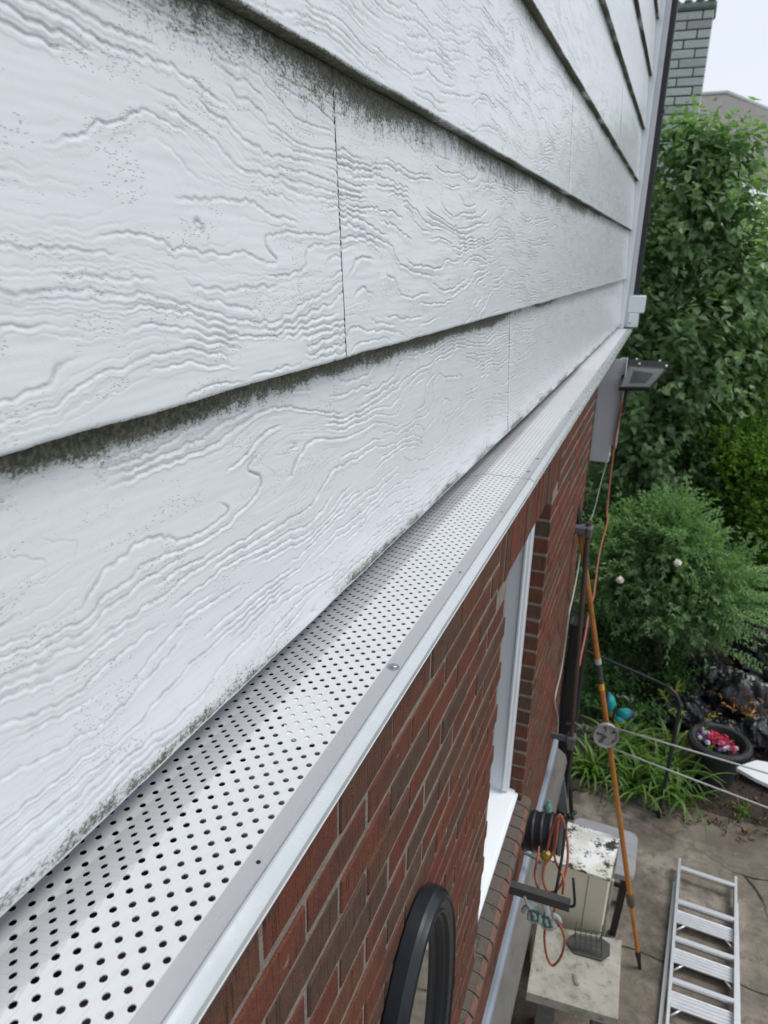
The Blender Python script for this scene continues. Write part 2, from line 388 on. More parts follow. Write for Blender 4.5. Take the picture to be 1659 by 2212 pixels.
# ================================================================== HOUSE
house = thing('house', 'house with mouldy white wood-grain clapboards above a red brick wall', 'house', (-.5, 2, -G))
XB = -.490; TILT = .025; EXPO = .4085
ZB = [-.573+EXPO*k for k in range(8)]; ZB[1] = -.159; ZB[2] = .2545; ZB[3] = .661; ZB[4] = 1.066; ZB[5] = 1.47
JOINT = {0: [2.44], 1: [1.085], 2: [3.30], 3: [5.2, 1.2], 4: [2.9], 5: [4.6], 6: [3.6], 7: [5]}
YEND = 7.28
def grain(y, z, k):
    """embossed cathedral grain: terraced contours of a stretched field, all in metres"""
    o = k*13.7
    calm = .62+.48*sst(-.5, .5, perlin(y*2.1+o, z*3, 12))
    zz = z+calm*(.0038*perlin(y*26+o, z*7, 3)+.0034*perlin(y*58+o, z*16, 4)+.0017*perlin(y*125+o, z*50, 9))
    yy = y+.010*perlin(y*14, z*45+o, 5)
    f = .40*perlin(yy*1.15+o, zz*3.9+o, 1)+.19*perlin(yy*2.9+o, zz*8.5+o, 2)+.075*perlin(yy*6.5+o, zz*21+o, 8)+.92*(zz*5.2)
    def lines(s, w0, up, sd):
        gy_ = np.gradient(s, axis=0)/(np.gradient(y, axis=0)+1e-9); gz_ = np.gradient(s, axis=1)/(np.gradient(z, axis=1)-1e-12)
        gm = np.sqrt(gy_**2+gz_**2)+6.0
        fr = s-np.floor(s); line = np.floor(s); d = (fr-.5)/gm          # metres from the contour
        wd = w0*(1+.35*perlin(y*4+o, z*9, 14+sd))
        prof = -.95*np.exp(-(d/wd)**2)+np.where(d < 0, .62*np.exp(d/up), .10*np.exp(-d/(up*.6)))
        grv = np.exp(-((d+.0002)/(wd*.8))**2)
        brk = sst(-.16, .05, perlin(y*4.4+line*3.1+o, z*7+line*1.7, 6+sd))       # lines die out
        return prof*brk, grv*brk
    p1, g1 = lines(f*12.5, .0018, .0068, 0)
    fine = sst(-.25, .25, perlin(y*3.2+o, z*10+o, 17))
    p2, g2 = lines(f*27.0+.3, .0010, .0026, 30)
    big = .60+.40*sst(-.4, .4, perlin(y*1.5+o, z*4, 7))
    soft = .28*perlin(y*7+o, z*24, 15)+.10*perlin(y*16, z*120+o, 19)
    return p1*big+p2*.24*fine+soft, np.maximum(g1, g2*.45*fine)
def mould_amount(k, y, d, h):
    """d: distance below the board above, h: height above own bottom edge"""
    n1 = perlin(y*2.3, d*0+k*5.1, 21); n2 = perlin(y*60, h*14, 22); n3 = .8*fbm(y*5.1, d*8+k, 4, 23)
    if k == 0:
        A = 1.20*(1-sst(1.8, 3.0, y))+.9*np.exp(-((y-3.1)/.40)**2)+.5*np.exp(-((y-2.25)/.25)**2); wd = .030+.013*fbm(y*3.3, y*0+3, 4, 27)+.004*n2; n3 = .5*fbm(y*7+d*5, d*9+k, 4, 28)
        m = A*1.15*(1-sst(.25, 1.25, d/wd))*(.80+.7*n3)+A*.46*np.exp(-d/.060)
        m = np.maximum(m-.04, 0)
        m = m+np.clip(.80+.5*n1+.8*fbm(y*6, h*30, 4, 29), 0, 1.2)*np.exp(-(h/.026)**1.3)*1.05
    elif k == 1:
        A = .40+.95*sst(.55, 1.25, y)*(1-sst(3.8, 5.4, y)); A = A+.35*np.exp(-((y-.75)/.2)**2)
        A = A*np.clip(1+.5*n1+.35*n3, .2, 1.6)
        m = A*(np.exp(-d/.040)*.80+.28*np.exp(-d/.075))
        m = m+.55*np.clip(.75+.7*n3, 0, 1)*np.exp(-h/.006)
    else:
        A = 1.05*np.clip(.95+.5*n1+.4*n3, .3, 1.6)
        m = A*(np.exp(-d/.034)*.95+.14*np.exp(-d/.070))+.45*np.clip(.6+.8*n3, 0, 1)*np.exp(-h/.005)
    return m
def board(k, y0, y1, res):
    zb = ZB[k]; L = EXPO+.004; ysp = [y0]
    while ysp[-1] < y1-1e-4:
        ysp.append(min(y1, ysp[-1]+max(.0016, res*math.hypot(.45, ysp[-1]))))
    if len(ysp) > 2: ysp.pop(-2)
    ys = np.array(ysp)
    nz = {0: 340, 1: 340, 2: 300}.get(k, 220)
    zs = np.linspace(L, .006, nz)                      # height over own bottom edge, top first
    Yg, Hg = np.meshgrid(ys, zs, indexing='ij')
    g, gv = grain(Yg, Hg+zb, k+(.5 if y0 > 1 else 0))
    fade = sst(0.0, .016, Hg)*(1-sst(L-.004, L, Hg)*.0)
    edge = np.minimum(sst(0, .004, Yg-y0), sst(0, .004, y1-Yg))
    bow = .0018*perlin(Yg*.9+k*4, Hg*0, 31)
    X = XB-TILT*Hg/L+g*.0020*fade+bow-(1-edge)*.0015
    Z = zb+Hg
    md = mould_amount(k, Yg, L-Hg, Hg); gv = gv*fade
    # rounded lip, underside, kick back
    ext_h = [.0035, .0012, .0, .0, .0008]; ext_x = [-.0003, -.0014, -.0035, -.027, -.040]
    ext_m = [.45, .75, 1.3, 1.7, 2.0]
    wob = .0016*perlin(ys*7, ys*0+k, 41)+.0008*perlin(ys*35, ys*0+k, 42)
    n1 = np.clip(.75+.7*perlin(ys*3.1, ys*0+k*2.2, 24), .1, 1.3)*({0: .5, 1: .9}.get(k, 1.2))
    cx = [X]; cz = [Z+(wob[:, None]*np.exp(-Hg/.02))]; cm = [md]; cg = [gv]
    for eh, ex, em in zip(ext_h, ext_x, ext_m):
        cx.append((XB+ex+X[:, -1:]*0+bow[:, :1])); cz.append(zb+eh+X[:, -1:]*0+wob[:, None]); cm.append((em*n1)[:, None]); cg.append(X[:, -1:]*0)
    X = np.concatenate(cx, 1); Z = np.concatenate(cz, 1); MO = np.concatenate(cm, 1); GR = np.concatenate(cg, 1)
    Y = np.repeat(ys[:, None], X.shape[1], 1)
    n0, n1_ = X.shape; i, j = np.meshgrid(np.arange(n0-1), np.arange(n1_-1), indexing='ij'); q = (i*n1_+j).ravel()
    F = np.stack([q, q+1, q+n1_+1, q+n1_], 1)
    V = np.stack([X, Y, Z], -1).reshape(-1, 3)
    # butt ends: fold the edge back 12 mm so the joint has depth
    nb = len(V)
    for col, flip in ((0, 1), (n0-1, 0)):
        idx = col*n1_+np.arange(n1_); back = V[idx]+np.array([-.024, 0, 0]); st = len(V); V = np.vstack([V, V[idx], back])
        a = st+np.arange(n1_-1); b_ = a+1; c_ = st+n1_+np.arange(1, n1_); d_ = c_-1
        ff = np.stack([a, d_, c_, b_] if flip else [a, b_, c_, d_], 1); F = np.vstack([F, ff])
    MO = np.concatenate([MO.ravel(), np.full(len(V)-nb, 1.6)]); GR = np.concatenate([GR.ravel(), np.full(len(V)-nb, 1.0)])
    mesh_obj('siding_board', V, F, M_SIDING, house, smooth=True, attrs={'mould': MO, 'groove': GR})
for k in range(8):
    cuts = [-.35]+sorted(JOINT[k])+[YEND]
    for a_, b_ in zip(cuts[:-1], cuts[1:]):
        gp = lambda q: .0014*max(1.0, q/1.5)
        board(k, a_+(gp(a_) if a_ > 0 else 0), b_-(gp(b_) if b_ < YEND else 0), .0028 if k < 3 else .0042)
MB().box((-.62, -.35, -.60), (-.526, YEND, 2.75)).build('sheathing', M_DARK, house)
# corner: white channel, grey return, then the black downspout standing just beyond it
MB().box((-.53, YEND+.002, -.60), (-.462, YEND+.030, 2.75), .003).build('corner_trim', M_WHITE, house)
MB().box((-.53, YEND+.032, -.585), (-.415, YEND+.10, 2.75), .003).build('corner_post', M_WHITE2, house)
mb = MB().box((-.43, YEND+.06, -.30), (-.365, YEND+.14, 2.75), .010)
for z_ in (.3, 1.2, 2.1): mb.box((-.436, YEND+.055, z_), (-.359, YEND+.145, z_+.03), .004)
mb.build('downspout', M_BLACK, house, smooth=30.0)
mb = MB().box((-.45, YEND+.03, -.455), (-.300, YEND+.16, -.30), .008).box((-.43, YEND+.02, -.585), (-.34, YEND+.10, -.457), .006)
mb.build('downspout_boot', M_WHITE, house, smooth=30.0)
# far part of the house body behind boards
MB().box((-6, -6, -.60), (-.63, YEND+.05, 2.75)).build('upper_wall', M_WHITE2, house)
MB().prism([(-6, -6, 2.76), (-.40, -6, 2.76), (-3.2, -6, 4.6)], (0, YEND+6.4, 0)).build('roof', simple('roof_shingles', (.08, .08, .085), .9), house)

# ------------------------------------------------------------------ ledge flashing with perforated strip
def lip(y): return -.0125*y
ZT = -.600
def panel(y0, y1, holes=True):
    """one perforated sheet; every hole is cut through"""
    pitch, row = .02370, .01345; x_out = -.333; rows = 16; r = .0041
    V = []; F = []
    def zz(x):                                      # valley fold close to the boards
        return ZT-.34*max(0.0, min(.06, (-.437-x)))
    K = 10
    if holes:
        nrow = rows; ncol = int((y1-y0)/pitch)
        for i in range(nrow):
            xc = x_out-row*(i+.5); off = pitch*.5*(i % 2)
            for j in range(-1, ncol+1):
                yc = y0+pitch*(j+.5)+off
                ya, yb = max(y0, yc-pitch/2), min(y1, yc+pitch/2)
                if yb-ya < .003: continue
                n = len(V); sk = lip(yc)
                xa, xb_ = xc-row/2, xc+row/2
                if ya > yc-r-.001 or yb < yc+r+.001:
                    V += [(xa+sk, ya, zz(xa)), (xb_+sk, ya, zz(xb_)), (xb_+sk, yb, zz(xb_)), (xa+sk, yb, zz(xa))]; F.append((n, n+1, n+2, n+3)); continue
                ym = yc
                outer = [(xa, ya), (xa, ym), (xa, yb), (xc, yb), (xb_, yb), (xb_, ym), (xb_, ya), (xc, ya)]
                for (x, y) in outer: V.append((x+sk, y, zz(x)))
                ang = [math.atan2((x-xc)/row, (y-yc)/pitch) for x, y in outer]
                ring = []
                for k_, (x, y) in enumerate(outer):
                    t = math.atan2(x-xc, y-yc) if k_ % 2 == 0 else math.atan2(x-xc, y-yc)
                    t = [5, 6, 7, 0, 1, 2, 3, 4][k_]*math.pi/4
                    V.append((xc+sk+r*math.sin(t), yc+r*math.cos(t), zz(xc+r*math.sin(t))))
                    ring.append(t)
                for k_ in range(8):
                    k2 = (k_+1) % 8; F.append((n+k_, n+k2, n+8+k2, n+8+k_))
                for k_ in range(8):
                    t = ring[k_]; V.append((xc+sk+r*.96*math.sin(t), yc+r*.96*math.cos(t), zz(xc)-.0014))
                for k_ in range(8):
                    k2 = (k_+1) % 8; F.append((n+8+k_, n+8+k2, n+16+k2, n+16+k_))
        return V, F
def strip(pts, y0, y1, nseg=1):
    """extrude an x,z profile along y following the slight skew of the brick face"""
    V = []; F = []; m_ = len(pts); ys = np.linspace(y0, y1, nseg+1)
    for y in ys:
        for (x, z) in pts: V.append((x+lip(y), y, z))
    for i in range(nseg):
        for k in range(m_-1): F.append((i*m_+k, i*m_+k+1, (i+1)*m_+k+1, (i+1)*m_+k))
    return V, F
segs = [(-.3, 2.010), (2.0145, 4.352)]
for a_, b_ in segs:
    V, F = panel(a_, b_); mesh_obj('perforated_panel', V, F, M_ALU_W, house)
mesh_obj('solid_panel', *strip([(-.545, ZT-.021), (-.440, ZT-.001), (-.333, ZT)], 4.358, 7.9, 12), M_ALU_W, house)
for a_, b_ in [(-.3, 2.008), (2.008, 4.36), (4.36, 7.9)]:
    e = .0012 if a_ > 0 else 0
    prof = [(-.3335, ZT+.0002), (-.3325, ZT+.0016), (-.3095, ZT+.0012+e), (-.3085, ZT-.0012+e), (-.3074, ZT-.0012+e), (-.3068, ZT+.0022+e), (-.3040, ZT+.0026+e), (-.3015, ZT+.0008+e), (-.2935, ZT-.0045+e), (-.2905, ZT-.0080),
            (-.2890, ZT-.0140), (-.2878, ZT-.0150), (-.2884, ZT-.0170), (-.2925, ZT-.0175)]
    mesh_obj('flashing_edge', *strip(prof[:4], a_, b_, 24), M_ALU_EDGE, house, smooth=40.0)
    mesh_obj('drip_nose', *strip(prof[3:], a_, b_, 24), M_ALU_NOSE, house, smooth=24.0)
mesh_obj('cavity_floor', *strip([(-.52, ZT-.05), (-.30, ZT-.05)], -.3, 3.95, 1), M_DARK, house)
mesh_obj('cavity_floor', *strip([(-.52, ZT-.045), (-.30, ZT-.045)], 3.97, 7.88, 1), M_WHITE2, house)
# pale offcut lying in the cavity, seen through a patch of holes
M_FOAM = simple('pale_offcut', (.92, .94, .96), .6)
MB().box((-.428, .700, ZT-.0052), (-.366, .805, ZT-.0022), R=rotm('Z', 24)).build('packing_piece', M_FOAM, house)
def screw(x, y, big=1.15):
    mb = MB(); z = ZT+.0016; x += lip(y)
    mb.lathe([(.0001, .0012), (.0036*big, .0012), (.0062*big, .0006), (.0064*big, 0)], (x, y, z), seg=20)
    mb.lathe([(.0001, .0032), (.0030*big, .0032), (.0036*big, .0026), (.0037*big, .0010)], (x, y, z), seg=6)
    mb.build('screw', M_ZINC, house, smooth=30.0)
screw(-.3205, .912, 1.55)
for x, y in ( (-.322, 2.085), (-.322, 2.243), (-.322, 3.07), (-.322, 4.31), (-.322, 4.62)): screw(x, y)
for x, y in ((-.3195, .502), (-.319, 1.298), (-.319, 1.695), (-.319, 2.62)):
    MB().lathe([(.0001, .0002), (.0022, .0002), (.0026, 0)], (x+lip(y), y, ZT+.0017), seg=14).build('screw_hole', M_DARK, house)

# ------------------------------------------------------------------ brick wall
BRX = -.2915; COURSE = .0676; BL = .1900; BH = .0576; YW = 3.93
OP = (1.72, 2.50, -2.100, -.775)      # opening: y0 y1 z0 z1
def brick_wall():
    mb = MB(); z = -.6265-BH; row = 0
    # soldier course over the opening
    def brk(y0, y1, z0, z1, t=None, out=None):
        j = random.uniform(-.0018, .0014) if out is None else out
        y0 += random.uniform(-.0015, .0015); y1 += random.uniform(-.0015, .0015)
        mb.box((BRX-.10, y0, z0+random.uniform(-.001, .001)), (BRX+j, y1, z1+random.uniform(-.0015, .001)), random.uniform(.0018, .0042), a=random.random() if t is None else t)
    zs_top = OP[3]+.200
    while z > -2.80:
        y = .652-BL*11+(row % 2)*BL/2
        while y < YW:
            a, b_ = y, y+BL-.0075; y += BL
            b_ = min(b_, YW)
            if b_-a < .03: continue
            z0, z1 = z, z+BH
            pieces = [(a, b_)]
            if z1 > OP[3]+.004 and a < OP[1]+.13 and b_ > OP[0]-.13:
                pieces = []
                if a < OP[0]-.16: pieces.append((a, OP[0]-.137))
                if b_ > OP[1]+.16: pieces.append((OP[1]+.137, b_))
            elif z1 > OP[2]-.112 and z0 < OP[3]+.004:
                pieces = []
                if a < OP[0]-.02: pieces.append((a, min(b_, OP[0])))
                if b_ > OP[1]+.02: pieces.append((max(a, OP[1]), b_))
            for p0, p1 in pieces:
                if p1-p0 > .03: brk(p0, p1, z0, z1+(.0065 if row == 0 else 0))
        z -= COURSE; row += 1
    y = OP[0]-.130
    while y < OP[1]+.10:
        brk(y, y+.0575, OP[3]+.003, -.6275); y += .0672
    return mb
_st = random.getstate()
wall = thing_wall = brick_wall().build('brick_wall', M_BRICK, house, attr='tone')
# mortar body behind the brick faces, with the opening left free
mb = MB(); xm = BRX-.0028
for (ya, yb, za, zb_) in ((-1.35, OP[0]-.003, -2.80, ZT-.019), (OP[1]+.003, YW-.003, -2.80, ZT-.019), (OP[0]-.0025, OP[1]+.0025, -2.80, OP[2]-.115), (OP[0]-.0025, OP[1]+.0025, OP[3]+.003, ZT-.019)):
    mb.box((xm-.135, ya, za), (xm, yb, zb_))
mort = mb.build('mortar', M_MORTAR, wall)
# skew the brick face a touch so that it closes on the boards
for o_ in (wall, mort):
    co = np.empty(len(o_.data.vertices)*3); o_.data.vertices.foreach_get('co', co); co = co.reshape(-1, 3); by = o_['_b'][1]
    co[:, 0] += -.0125*(co[:, 1]+by); o_.data.vertices.foreach_set('co', co.ravel())
MB().box((-6, -1.35, -2.8), (-.56, YW-.05, ZT-.03)).build('lower_wall', M_DARK, house)
# brick sill ledge (rowlocks on edge), the outer arris broken off to fresh clay
mb = MB(); y = 1.02
while y < 2.53:
    j = random.uniform(-.002, .002); t = random.random(); xc_ = -.272+random.uniform(-.004, .004)
    P = [(-.385, y, -2.126), (xc_, y, -2.148), (-.258+j, y, -2.163), (-.258+j, y, -2.215), (-.385, y, -2.205)]
    mb.prism([(p[0]+lip(y)*.9, p[1], p[2]) for p in P], (0, .0605, 0), a=t)
    if random.random() < .8:
        Q = [(xc_-.001, y+.003, -2.1465), (-.2570+j, y+.003, -2.1625), (-.2572+j, y+.003, -2.2), (-.259+j, y+.003, -2.2)]
        mb.prism([(p[0]+lip(y)*.9, p[1], p[2]) for p in Q], (0, .0535, 0), a=-1.0)
    y += .0665
sill_b = mb.build('brick_sill', M_BRICKSILL, house, attr='tone')
mesh_obj('sill_mortar', *strip([(-.384, -2.1305), (-.275, -2.1515), (-.263, -2.166), (-.263, -2.212), (-.37, -2.204)], 1.0, 2.53, 1), M_MORTAR, sill_b)
# window in the opening
win = MB().box((-.52, OP[1]-.046, OP[2]+.02), (-.375, OP[1]-.003, OP[3]-.002), .004).box((-.52, OP[0]+.003, OP[2]+.02), (-.375, OP[0]+.046, OP[3]-.002), .004) \
    .box((-.52, OP[0]+.047, OP[3]-.045), (-.375, OP[1]-.047, OP[3]-.002), .004).box((-.40, OP[1]-.058, OP[2]+.03), (-.388, OP[1]-.047, OP[3]-.046), .003)\
    .box((-.395, 2.02, OP[2]+.03), (-.43, 2.08, OP[3]-.046), .004).build('window', M_WHITE, house, smooth=30.0)
MB().prism([(-.52, OP[0]+.003, -2.055), (-.352, OP[0]+.003, -2.092), (-.352, OP[0]+.003, -2.122), (-.52, OP[0]+.003, -2.122)], (0, OP[1]-OP[0]-.006, 0)) \
    .box((-.372, OP[0]+.003, -2.121), (-.338, OP[1]-.003, -2.100), .004).build('window_sill', M_WHITE, win)
mg, ng, bgn = mat('window_glass', (.03, .035, .04), .06, spec=.8)
MB().box((-.475, OP[0]+.047, OP[2]+.03), (-.468, OP[1]-.047, OP[3]-.046)).build('pane', mg, win)
# foundation
M_PARGE = simple('grey_parging', (.15, .14, .125), .9, var=.4, scale=12, bmp=.004, stretch=(1, .3, 1), dirt=(.07, .065, .055), dirt_amt=.4)
M_BLUE = simple('grey_blue_flashing', (.24, .28, .33), .5, var=.2, scale=30, stretch=(1, .2, 1), dirt=(.35, .36, .36), dirt_amt=.3)
mesh_obj('base_flashing', *strip([(-.40, -2.799), (-.280, -2.803), (-.268, -2.812), (-.266, -2.86), (-.30, -2.861)], -1.3, 3.9, 24), M_BLUE, house, smooth=30.0)
mesh_obj('foundation', *strip([(-.45, -2.862), (-.262, -2.866), (-.215, -2.90), (-.200, -2.95), (-.215, -3.00), (-.262, -3.03), (-.275, -3.1), (-.275, -G-.02)], -1.3, 3.9, 24), M_PARGE, house, smooth=40.0)
MB().box((-6, YW-.08, -G-.02), (-.60, YW-.012, ZT-.05)).build('return_wall', M_BRICK, house)
# white boxed post end under the overhang
mb = MB().box((-.445, 5.20, -1.355), (-.315, 5.203, -.630), .001).box((-.445, 5.203, -1.355), (-.437, 5.45, -.630), .001).box((-.323, 5.203, -1.35), (-.315, 5.26, -.630), .001)
mb.box((-.431, 5.1985, -1.355), (-.427, 5.2005, -.63)).box((-.3165, 5.21, -1.23), (-.276, 5.214, -.618), .001).box((-.279, 5.16, -1.23), (-.274, 5.214, -.618), .001).box((-.445, 5.21, -1.35), (-.32, 5.45, -1.345))
mb.build('boxed_post', M_WHITE2, house)
# ================================================================== FOLIAGE BUILDERS
def leaf_arrays(base, axis, nrm, length, width, shape='oval', fold=.25, curl=.15):
    """numpy leaves: base points, unit axes, unit normals, lengths, widths -> V, F (quads)"""
    side = np.cross(axis, nrm); side /= np.linalg.norm(side, axis=1)[:, None]+1e-9
    nrm = np.cross(side, axis)
    S = {'oval': [(0, 0), (.30, .46), (.68, .36), (1, 0)], 'heart': [(0, 0), (-.02, .42), (.38, .50), (1.0, 0)],
         'lance': [(0, 0), (.28, .5), (.62, .40), (1, 0)]}[shape]
    def P(t, w, up): return base+axis*(length*t)[:, None]+side*(width*w)[:, None]+nrm*(length*up)[:, None]
    o = np.ones(len(base))
    p0 = P(o*S[0][0], o*0, o*0); tip = P(o*1.0, o*0, -o*curl)
    l1 = P(o*S[1][0], o*S[1][1], o*fold*.5); l2 = P(o*S[2][0], o*S[2][1], o*fold*.4-curl*.4)
    r1 = P(o*S[1][0], -o*S[1][1], o*fold*.5); r2 = P(o*S[2][0], -o*S[2][1], o*fold*.4-curl*.4)
    V = np.stack([p0, l1, l2, tip, r2, r1], 1).reshape(-1, 3)
    n = len(base); i = np.arange(n)[:, None]*6
    F = np.concatenate([i+np.array([[0, 1, 2, 3]]), i+np.array([[0, 3, 4, 5]])], 0)
    return V, F
def unit(v): return v/(np.linalg.norm(v, axis=-1)[..., None]+1e-9)
def shoots(rs, starts, dirs, length, pairs, leaf_l, leaf_w, shape, droop=.0, spread=55, jit=.3, gravity=.12, taper=.35):
    """leafy shoots: opposite leaf pairs along curved stems"""
    n = len(starts); B = []; A = []; NN = []; L = []; T = []; stems = []
    length = np.broadcast_to(length, (n,)); rollv = rs.rand(n)*6.28
    d0 = unit(dirs); ref = unit(np.cross(d0, rs.randn(n, 3)))
    ts = np.linspace(.08, 1, pairs)
    for q, t in enumerate(ts):
        pos = starts+d0*(length*t)[:, None]+np.array([0, 0, -1])*(gravity*length*t*t)[:, None]
        dd = unit(d0+np.array([0, 0, -1])*(2*gravity*t))
        s1 = unit(np.cross(dd, ref)); s2 = np.cross(dd, s1)
        ang = (q % 2)*math.pi/2+rollv
        sd = s1*np.cos(ang)[:, None]+s2*np.sin(ang)[:, None]
        for sg in (1, -1):
            a = math.radians(spread)*(1-.45*t)
            ax = unit(dd*math.cos(a)+sd*sg*math.sin(a)+rs.randn(n, 3)*jit*.35+np.array([0, 0, -droop]))
            nr = unit(dd*.8+np.array([0, 0, .8])+rs.randn(n, 3)*jit)
            B.append(pos); A.append(ax); NN.append(nr); L.append((1-taper*t)*(.75+.5*rs.rand(n))); T.append(np.full(n, t))
    B = np.concatenate(B); A = np.concatenate(A); NN = np.concatenate(NN); L = np.concatenate(L); T = np.concatenate(T)
    V, F = leaf_arrays(B, A, NN, leaf_l*L, leaf_w*L, shape)
    return V, F, T
def ellipsoid_points(rs, n, c, r, shell=.35, top=None):
    v = unit(rs.randn(n, 3)); rad = 1-shell*rs.rand(n)**1.3
    return np.array(c)+v*np.array(r)*rad[:, None], v
def crown(name, rs, blobs, per, leaf_l, leaf_w, shape, m, parent, pairs=4, length=.3, droop=.2, up=.5, spread=55, jit=.35, gravity=.12, shell=.5, tonef=None, spiky=0.0):
    VV = []; FF = []; TT = []; TP = []; off = 0
    for (c, r, k) in blobs:
        n = int(per*k); P, nv = ellipsoid_points(rs, n, c, r, shell)
        lump = .5+.5*np.tanh(2*perlin(P[:, 0]*2.6+P[:, 2]*1.7, P[:, 1]*2.6-P[:, 2]*2.1, 51))
        keep = rs.rand(n) < (.25+.75*lump); P = P[keep]; nv = nv[keep]; lump = lump[keep]
        d = unit(nv+np.array([0, 0, up])+rs.randn(len(P), 3)*.35)
        ln = length*(.6+.8*rs.rand(len(P)))*(1+spiky*(rs.rand(len(P)) > .85))
        V, F, T = shoots(rs, P-d*(ln*.6)[:, None], d, ln, pairs, leaf_l, leaf_w, shape, droop, spread, jit, gravity)
        reps = len(T)//len(P); tone = np.tile(lump*.45+.25*rs.rand(len(P)), reps)+.30*rs.rand(len(T))
        # the twig of every shoot, as a slim folded blade
        e0 = P-d*(ln*.9)[:, None]; e2 = P+d*(ln*.38)[:, None]+np.array([0, 0, -1])*(gravity*ln)[:, None]; e1 = (e0+e2)/2+np.array([0, 0, 1])*(gravity*ln*.25)[:, None]
        sv = unit(np.cross(d, rs.randn(len(P), 3)))*.0022; SV = np.stack([e0-sv, e1-sv, e2, e2+sv*.3, e1+sv, e0+sv], 1).reshape(-1, 3); ii = np.arange(len(P))[:, None]*6+len(V)
        F = np.vstack([F, ii+np.array([[0, 1, 4, 5]]), ii+np.array([[1, 2, 3, 4]])]); V = np.vstack([V, SV]); tone = np.concatenate([tone, np.zeros(len(P))]); T = np.concatenate([T, np.zeros(len(P))])
        VV.append(V); FF.append(F+off); off += len(V); TT.append(np.repeat(tone, 6)); TP.append(np.repeat(sst(.8, 1., T)*rs.rand(len(T)), 6))
    return mesh_obj(name, np.vstack(VV), np.vstack(FF), m, parent, attrs={'tone': np.concatenate(TT), 'tip': np.concatenate(TP)})
def limbs(name, base, targets, r0, r1, m, parent, wob=.06, seed=1):
    rs = np.random.RandomState(seed); mb = MB(); base = np.array(base, float)
    for t in targets:
        t = np.array(t, float); mid = base+(t-base)*.45+rs.randn(3)*wob+np.array([0, 0, .05])
        P = bez([base, mid, base+(t-base)*.75+rs.randn(3)*wob, t], 18); mb.tube(P, np.linspace(r0, r1, len(P)), 7)
        for q in range(3):
            s0 = P[int(len(P)*(.4+.17*q))]; e = s0+unit(rs.randn(3)*[1, 1, .5]+[0, 0, .6])*.3
            mb.tube(bez([s0, (s0+e)/2+rs.randn(3)*.02, e], 8), np.linspace(r1*1.3, r1*.5, 9), 5)
    return mb.build(name, m, parent, smooth=True)

# ================================================================== PLANTS
M_LILAC = leaf_material('lilac_leaf', (.12, .195, .10), (.25, .37, .20), (.38, .50, .31), .36, .5)
M_SILVER = leaf_material('silvery_leaf', (.13, .235, .11), (.24, .38, .19), (.33, .48, .26), .5, .45)
M_PRIVET = leaf_material('privet_leaf', (.08, .17, .03), (.17, .32, .055), (.28, .44, .09), .4, .5)
M_MAPLE = leaf_material('yellowish_leaf', (.13, .18, .055), (.25, .31, .10), (.36, .34, .15), .5, .5)
M_DARKLEAF = leaf_material('dark_ivy_leaf', (.04, .10, .03), (.08, .19, .05), (.13, .27, .08), .4, .4)
M_LILY = leaf_material('daylily_leaf', (.06, .135, .022), (.12, .235, .042), (.20, .33, .07), .38, .4, tip=(.24, .26, .07))
rs = np.random.RandomState(3)
# tall lilac beside the house corner
lil = thing('lilac_bush', 'tall dense dark green heart-leaved bush rising beside the house corner to the chimney', 'bush', (.1, 8.2, -G))
crown('crown', rs, [((.02, 8.1, .50), (.66, .55, .74), 1.4), ((-.45, 8.0, -.3), (.55, .6, .9), 1.1), ((.55, 8.3, -.15), (.78, .6, .85), 1.5), ((.05, 8.0, -.9), (.9, .7, .95), 1.9), ((.75, 8.4, -1.0), (.7, .6, .7), 1.1),
                    ((-.15, 7.9, -1.9), (.75, .6, .8), 1.3), ((.30, 8.2, -2.0), (.5, .6, .8), .8), ((-.10, 8.1, 1.02), (.42, .3, .42), .42), ((.22, 8.1, .95), (.35, .3, .40), .3)], 520, .092, .066, 'heart', M_LILAC, lil, pairs=4, length=.34, droop=.55, up=.9, spread=62, jit=.4, shell=.75)
limbs('stem', (.1, 8.2, -G), [(-.3, 8.1, -.2), (.0, 8.1, .9), (.4, 8.3, .3), (.9, 8.4, -.3), (.2, 8.0, .2)], .05, .012, M_BARK, lil, seed=2)
# yellowish tree farther back at the right
t2 = thing('small_tree', 'airy yellow-green tree with reddish tips behind the tall bush at the right', 'tree', (1.6, 11.5, -G))
crown('crown', rs, [((1.35, 11.5, .35), (.75, .6, .85), 1.2), ((1.9, 11.8, -.3), (1.0, .7, .9), 1.2), ((1.0, 11.3, -.9), (.8, .6, .9), 1.0), ((.95, 11.4, .15), (.35, .4, .5), .4)], 420, .085, .045, 'oval', M_MAPLE, t2, pairs=5, length=.38, droop=.1, up=.4, shell=.9, jit=.6)
limbs('trunk', (1.6, 11.5, -G), [(1.3, 11.5, .6), (1.9, 11.7, .2), (1.1, 11.3, -.4)], .07, .015, M_BARK, t2, seed=3)
# bright privet mass at the right
pv = thing('privet_bush', 'bright green small-leaved bush at the right edge above the black bags', 'bush', (1.1, 7.8, -G))
crown('crown', rs, [((.95, 7.75, -1.95), (.50, .4, .55), 1.2), ((1.30, 7.7, -2.4), (.6, .45, .6), 1.3), ((.62, 7.9, -1.75), (.40, .4, .42), .6), ((1.5, 7.9, -1.7), (.5, .4, .5), .8), ((1.15, 7.6, -2.9), (.55, .4, .45), 1.0), ((.75, 7.8, -2.45), (.45, .4, .4), .7)], 620, .062, .030, 'oval', M_PRIVET, pv, pairs=6, length=.30, droop=.0, up=1.0, spread=50, jit=.35, shell=.8)
limbs('stem', (1.1, 7.8, -G), [(1.0, 7.8, -2.2), (1.4, 7.7, -2.5), (1.3, 7.9, -2)], .025, .008, M_BARK, pv, seed=4)
